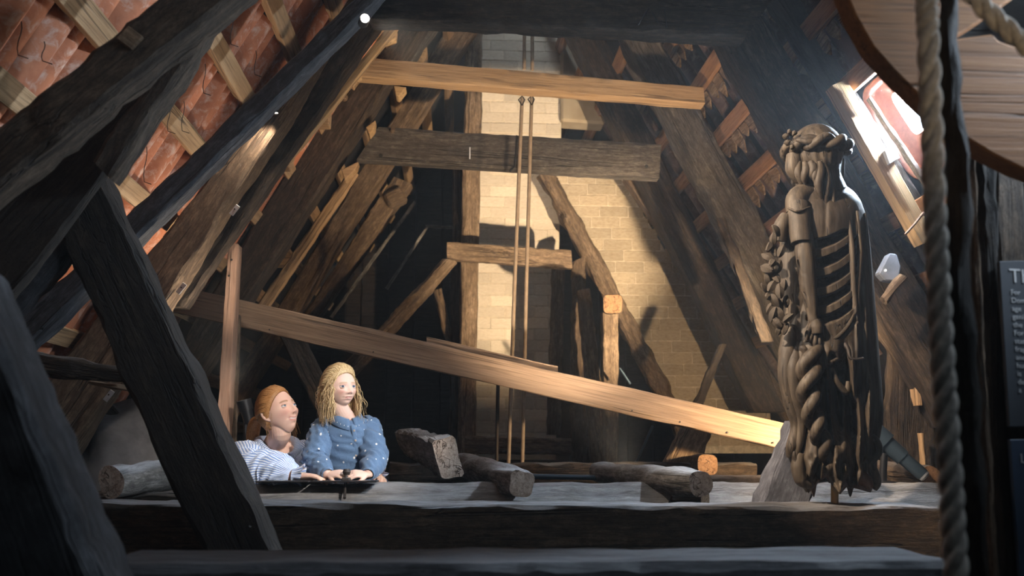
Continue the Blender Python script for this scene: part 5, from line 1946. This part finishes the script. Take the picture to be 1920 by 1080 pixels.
def build_girl():
    rng = random.Random(33)
    base = (.80, .56, .46)
    HM = head_matrix(P(637, 729, 4.06), 42, 6, 3, .86)
    s = Soup()
    V, Fc = head_geo(True, 0)
    V = V * np.array([1.06, 1.0, .96])
    s.add(xf(HM, V), Fc)
    ears(s, HM)
    nb = P(650, 785, 4.10)
    s.rings(etube([HM @ Vector((0, -.02, -.03)), HM @ Vector((0, -.018, -.09)), nb + Vector((0, 0, -.005)), nb + Vector((0, .01, -.05))], [.044, .040, .041, .06], 22))
    SL, SRr = P(606, 806, 4.10), P(690, 804, 4.14)
    waist = P(653, 900, 4.16)
    hip = waist + Vector((0, .01, -.12))
    s.rings(etube([nb + Vector((0, 0, -.01)), nb + Vector((0, .005, -.06)), nb.lerp(waist, .5), waist, hip], [(.05, .045), (.105, .072), (.10, .078), (.095, .078), (.11, .085)], 26, up=(0, 1, 0)))
    s.rings(etube([SL, SL.lerp(SRr, .5), SRr], [.036, .042, .036], 14))
    grip = P(651, 893, 3.83)
    el, wl = P(590, 864, 3.99), P(614, 889, 3.865)
    s.rings(etube([SL, SL.lerp(el, .5), el], [.034, .030, .027], 14))
    s.rings(etube([el, el.lerp(wl, .4), wl], [.027, .026, .020], 14))
    hand(s, wl, grip - wl + Vector((0, 0, .012)), (-.1, -.55, .8), .70, .55, 1)
    er, wr = P(702, 862, 4.02), P(690, 889, 3.87)
    s.rings(etube([SRr, SRr.lerp(er, .5), er], [.034, .030, .027], 14))
    s.rings(etube([er, er.lerp(wr, .4), wr], [.027, .026, .020], 14))
    hand(s, wr, grip - wr + Vector((0, 0, .012)), (.1, -.55, .8), .70, .55, -1)
    for sx in (-.055, .055):
        s.rings(etube([hip + Vector((sx, 0, 0)), hip + Vector((sx, -.01, -.20)), hip + Vector((sx, .02, -.40)), hip + Vector((sx, .02, -.42))], [.060, .044, .032, .032], 16))
        s.rings(etube([hip + Vector((sx, .04, -.42)), hip + Vector((sx, -.06, -.43))], [(.030, .024), (.028, .018)], 12))
    me = s.remesh('person', .0024, [SKIN], 2)
    body_colors(me, HM @ Matrix.Diagonal((1.06, 1.0, .96, 1)), base, True, 0, (.48, .33, .20))
    o = link('person', me)
    setp(o, 'small person with wavy blond hair in a dotted denim shirt holding a dark clamp', 'person')
    eyes_and_lids(o, HM @ Matrix.Diagonal((1.06, 1.0, .96, 1)), 1.12, (.26, 1, .05), (.14, .20, .28), True)

    def cond(x, y, z):
        side = 1.05 * z + .10 - y + .10 * x
        return side if y > .1 else max(min(side, z + .8), min(.3, -y - .15) if z > -.75 else -1)
    cap = hair_cap(HM, cond, .013, extra=lambda x, y, z: Vector((.05 * x * .06, 0, .004 * max(0, z))))
    cap.materials.append(HAIR_G)
    cap.transform(HM @ Matrix.Diagonal((1.06, 1.0, .97, 1)))
    h = child('hair', cap, o)
    ps = []

    def lock(p0, ln, r, wav, out, seed):
        q = random.Random(seed)
        pts, rad = [], []
        n = 18
        a0 = q.uniform(0, 6.28)
        fw = q.uniform(1.6, 2.8)
        o2 = Vector((p0.x, p0.y, 0)).normalized()
        for i in range(n):
            t = i / (n - 1)
            rr = o2 * (out * math.sin(min(1, t * 1.8) * 1.57) + wav * .35 * math.sin(a0 + t * fw * 6.28))
            tg = Vector((-o2.y, o2.x, 0)) * wav * math.cos(a0 + t * fw * 6.28) * min(1, t * 2)
            pts.append(HM @ (p0 + rr + tg + Vector((0, 0, -ln * (t ** 1.15)))))
            rad.append(r * (.55 + .6 * math.sin(math.pi * min(1, t * 1.05 + .1))) * (1 - .75 * t ** 3))
        return pts, rad
    for i in range(430):
        az = rng.uniform(62, 298)      # degrees from the face direction, round the back
        a = math.radians(az)
        z = rng.uniform(-.02, .055)
        k = math.sqrt(max(0, 1 - (z / .112) ** 2))
        p0 = Vector((math.sin(a) * .080 * k, math.cos(a) * .096 * k, z))
        near = min(abs(az - 62), abs(298 - az)) < 26
        ps.append(lock(p0, rng.uniform(.13, .19) + z, rng.uniform(.0016, .0032), rng.uniform(.004, .011), rng.uniform(.004, .030 if not near else .014), i))
    for i in range(90):                # thin fly-aways
        a = math.radians(rng.uniform(55, 305))
        z = rng.uniform(-.03, .09)
        k = math.sqrt(max(0, 1 - (z / .118) ** 2))
        p0 = Vector((math.sin(a) * .082 * k, math.cos(a) * .098 * k, z))
        ps.append(lock(p0, rng.uniform(.08, .2), .0009, rng.uniform(.006, .016), rng.uniform(.015, .045), 500 + i))
    for i in range(260):               # combed top strands from the parting backwards
        x = rng.uniform(-.97, .97)
        r2 = 1 - x * x
        z0 = (-.21 + math.sqrt(max(0, .0441 - 8.41 * (.01 - r2)))) / 4.205
        lift = rng.uniform(-.03, .03)
        p0 = Vector((.077 * x, .094 * (1.05 * z0 + .10), .112 * z0)) * rng.uniform(.985, 1.005)
        pt = []
        for q in range(9):
            t = q / 8
            m = p0.lerp(Vector((.06 * x, -.095, .02)), t) + Vector((.006 * math.sin(q * .7 + i), 0, 0))
            nn = Vector((m.x / .0935, m.y / .113, m.z / .131)).length
            m2 = m / max(nn, .10) * (1 + lift)
            pt.append(HM @ (m.lerp(m2, min(1, t * 4))))
        ps.append((pt, [.0006, .0024, .0034, .0034, .0034, .0034, .0034, .003, .002]))
    for i in range(70):                # front locks swept from the parting along the hairline
        sd = rng.choice((-1, 1))
        f = rng.uniform(0, 1)
        a0, a1 = Vector((.012 + rng.uniform(-.01, .01), .062 - .03 * f, .106)), Vector((sd * .077, .030 - .03 * f, -.01 - .05 * f))
        mid = Vector((sd * .052, .070 - .03 * f, .072 - .01 * f))
        pt = [HM @ (a0 * (1 - q) ** 2 + mid * 2.05 * q * (1 - q) + a1 * q * q) for q in np.linspace(0, 1, 10)]
        ps.append((pt, [.0008, .002, .0026, .003, .003, .003, .003, .0028, .002, .0006]))
    child('wavy_locks', strands('wavy_locks', ps, HAIR_G, 5), h)

    # denim shirt
    sh = wrinkle(etube([nb + Vector((0, .0, -.002)), nb + Vector((0, .006, -.045)), nb.lerp(waist, .30) + Vector((0, 0, -.01)), nb.lerp(waist, .62), waist + Vector((0, 0, .035)), waist + Vector((0, 0, -.005)), waist + Vector((0, 0, -.05))],
                       [(.058, .054), (.108, .084), (.118, .096), (.118, .098), (.116, .096), (.102, .088), (.118, .098)], 60, n=50, up=(0, 1, 0), caps=False), .008, 15, 6)
    shirt = child('shirt', uv_rings('shirt', sh, SHIRT_G, 13, 7), o)
    rnd = etube([SL, SL.lerp(SRr, .5) + Vector((0, 0, .004)), SRr], [.046, .054, .046], 36, n=18)
    child('yoke', uv_rings('yoke', rnd, SHIRT_G, 5, 5), shirt)
    for S_, E_, W_, sd in ((SL, el, wl, 3), (SRr, er, wr, 8)):
        d = (W_ - E_).normalized()
        C = etube([S_ + (SRr + SL - 2 * S_) * .12 + Vector((0, 0, .012)), S_, S_.lerp(E_, .5) + Vector((0, -.004, 0)), E_ + Vector((0, -.004, 0)), E_.lerp(W_, .45), W_ - d * .012], [.040, .043, .043, .040, .036, .026], 44, n=56, caps=False)
        sl = child('sleeve', uv_rings('sleeve', wrinkle(C, .011, sd, 9, .003), SHIRT_G, 5, 6), shirt)
        C = etube([W_ - d * .022, W_ - d * .008, W_ + d * .006], [.027, .0275, .026], 30, n=8, caps=False)
        cf = child('cuff', uv_rings('cuff', C, SHIRT_G, 3, .3), shirt)
        m = cf.modifiers.new('s', 'SOLIDIFY')
        m.thickness = .003
    fwd = Vector((.42, -.9, 0)).normalized()
    rt = Vector((-fwd.y, fwd.x, 0))
    for side in (-1, 1):
        V, Fc = [], []
        n = 14
        for i in range(n + 1):
            t = i / n
            a = t * math.pi * .96
            out = (-fwd * math.cos(a) + rt * math.sin(a) * side)
            bp = nb + out * .050 + Vector((0, 0, .010 - .030 * sstep(.5, 1, t)))
            V += [bp + Vector((0, 0, .018)), bp + out * .012 + Vector((0, 0, .014)), bp + out * (.030 + .006 * t) + Vector((0, 0, -.012 - .022 * t))]
        for i in range(n):
            for j in range(2):
                a_ = i * 3 + j
                Fc.append((a_, a_ + 1, a_ + 4, a_ + 3))
        cm = mesh('collar', V, Fc, SHIRT_G, 180)
        cm.uv_layers.new(name='UV')
        co = child('collar', cm, shirt)
        m = co.modifiers.new('s', 'SOLIDIFY')
        m.thickness = .003
    # placket and buttons down the front
    Cn = sh
    bt = lathe_mesh('button', [(0, .0048), (.002, .0048), (.0028, .0035), (.0028, .0003)], BUTTON, 12)
    cen = Cn.mean(1)
    fv = np.array(fwd)
    edge = [Vector(cen[i] + fv * ((Cn[i] - cen[i]) @ fv).max()) for i in range(len(cen))]
    edge = [sum(edge[max(0, i - 2):i + 3], Vector()) / len(edge[max(0, i - 2):i + 3]) for i in range(len(edge))]
    for i in (10, 17, 24, 31, 37):
        child('button', bt, shirt, aim(edge[i] + fwd * .003, fwd))
    pts = [edge[i] - fwd * .003 for i in range(6, 42)]
    pm = uv_rings('placket', etube(pts, [(.010, .004)] * len(pts), 12, n=36, up=tuple(fwd)), SHIRT_G, .2, .2)
    child('placket', pm, shirt)
    for i in range(2):
        sx = -.055 + .11 * i
        C = etube([hip + Vector((sx, 0, .05)), hip + Vector((sx, -.01, -.20)), hip + Vector((sx, .02, -.40))], [.075, .055, .042], 20, n=16)
        child('trouser_leg', rings_mesh('trouser_leg', C, TROUS, 180), o)
    # the clamp in the hands
    cl = empty('clamp', P(647, 908, 3.83), 'small dark metal clamp on the ledge in the hands of the small person', 'clamp')
    child('screw_rod', tube_mesh('screw_rod', [P(649, 880, 3.815), P(648, 905, 3.80), P(646, 934, 3.73)], .006, IRON, 10), cl)
    child('jaw', box_mesh('jaw', .035, .05, .014, IRON, .004), cl, Matrix.Translation(P(649, 899, 3.80)))
    child('grip_knob', lathe_mesh('grip_knob', [(-.012, .0), (-.012, .012), (0, .017), (.012, .012), (.012, 0)], IRON, 16), cl, Matrix.Translation(P(650, 885, 3.815)))
    # step box below the child, hidden by the beams
    sb = hip.z - .445
    bx = empty('step_box', (hip.x, hip.y, .05), 'plain wooden step box under the feet of the small person, behind the beams', 'box')
    child('panel', box_mesh('panel', .44, .34, sb - .05 - .03, OAK_BROWN, .005, (0, 0, (sb - .08) / 2)), bx, Matrix.Translation((hip.x, hip.y, .05)))
    child('lid', box_mesh('lid', .5, .38, .03, OAK_BROWN, .005), bx, Matrix.Translation((hip.x, hip.y, sb - .016)))
    return o


build_woman()
build_girl()

for o in SC.objects:
    if o.parent is None and o.get('category'):
        b = o.name.split('.')[0]
        g = {'rafter': 'old roof rafters', 'post': 'upright posts', 'brace': 'slanting braces', 'lath': 'thin laths', 'log': 'cut log ends on the floor', 'batten_end': 'batten ends between the left rafters',
             'collar_beam': 'collar beams', 'hanging_rod': 'thin rods before the chimney', 'tray': 'dark trays on the ledge', 'spotlight': 'spotlights', 'ledge_beam': 'ledge beams', 'sill_beam': 'sill beams',
             'sign_panel': 'lettered panels', 'rope': 'hemp ropes', 'person': 'visitors', 'plank': 'loose planks', 'board': 'wide boards', 'strut': 'thin metal struts'}.get(b)
        if g:
            o['group'] = g
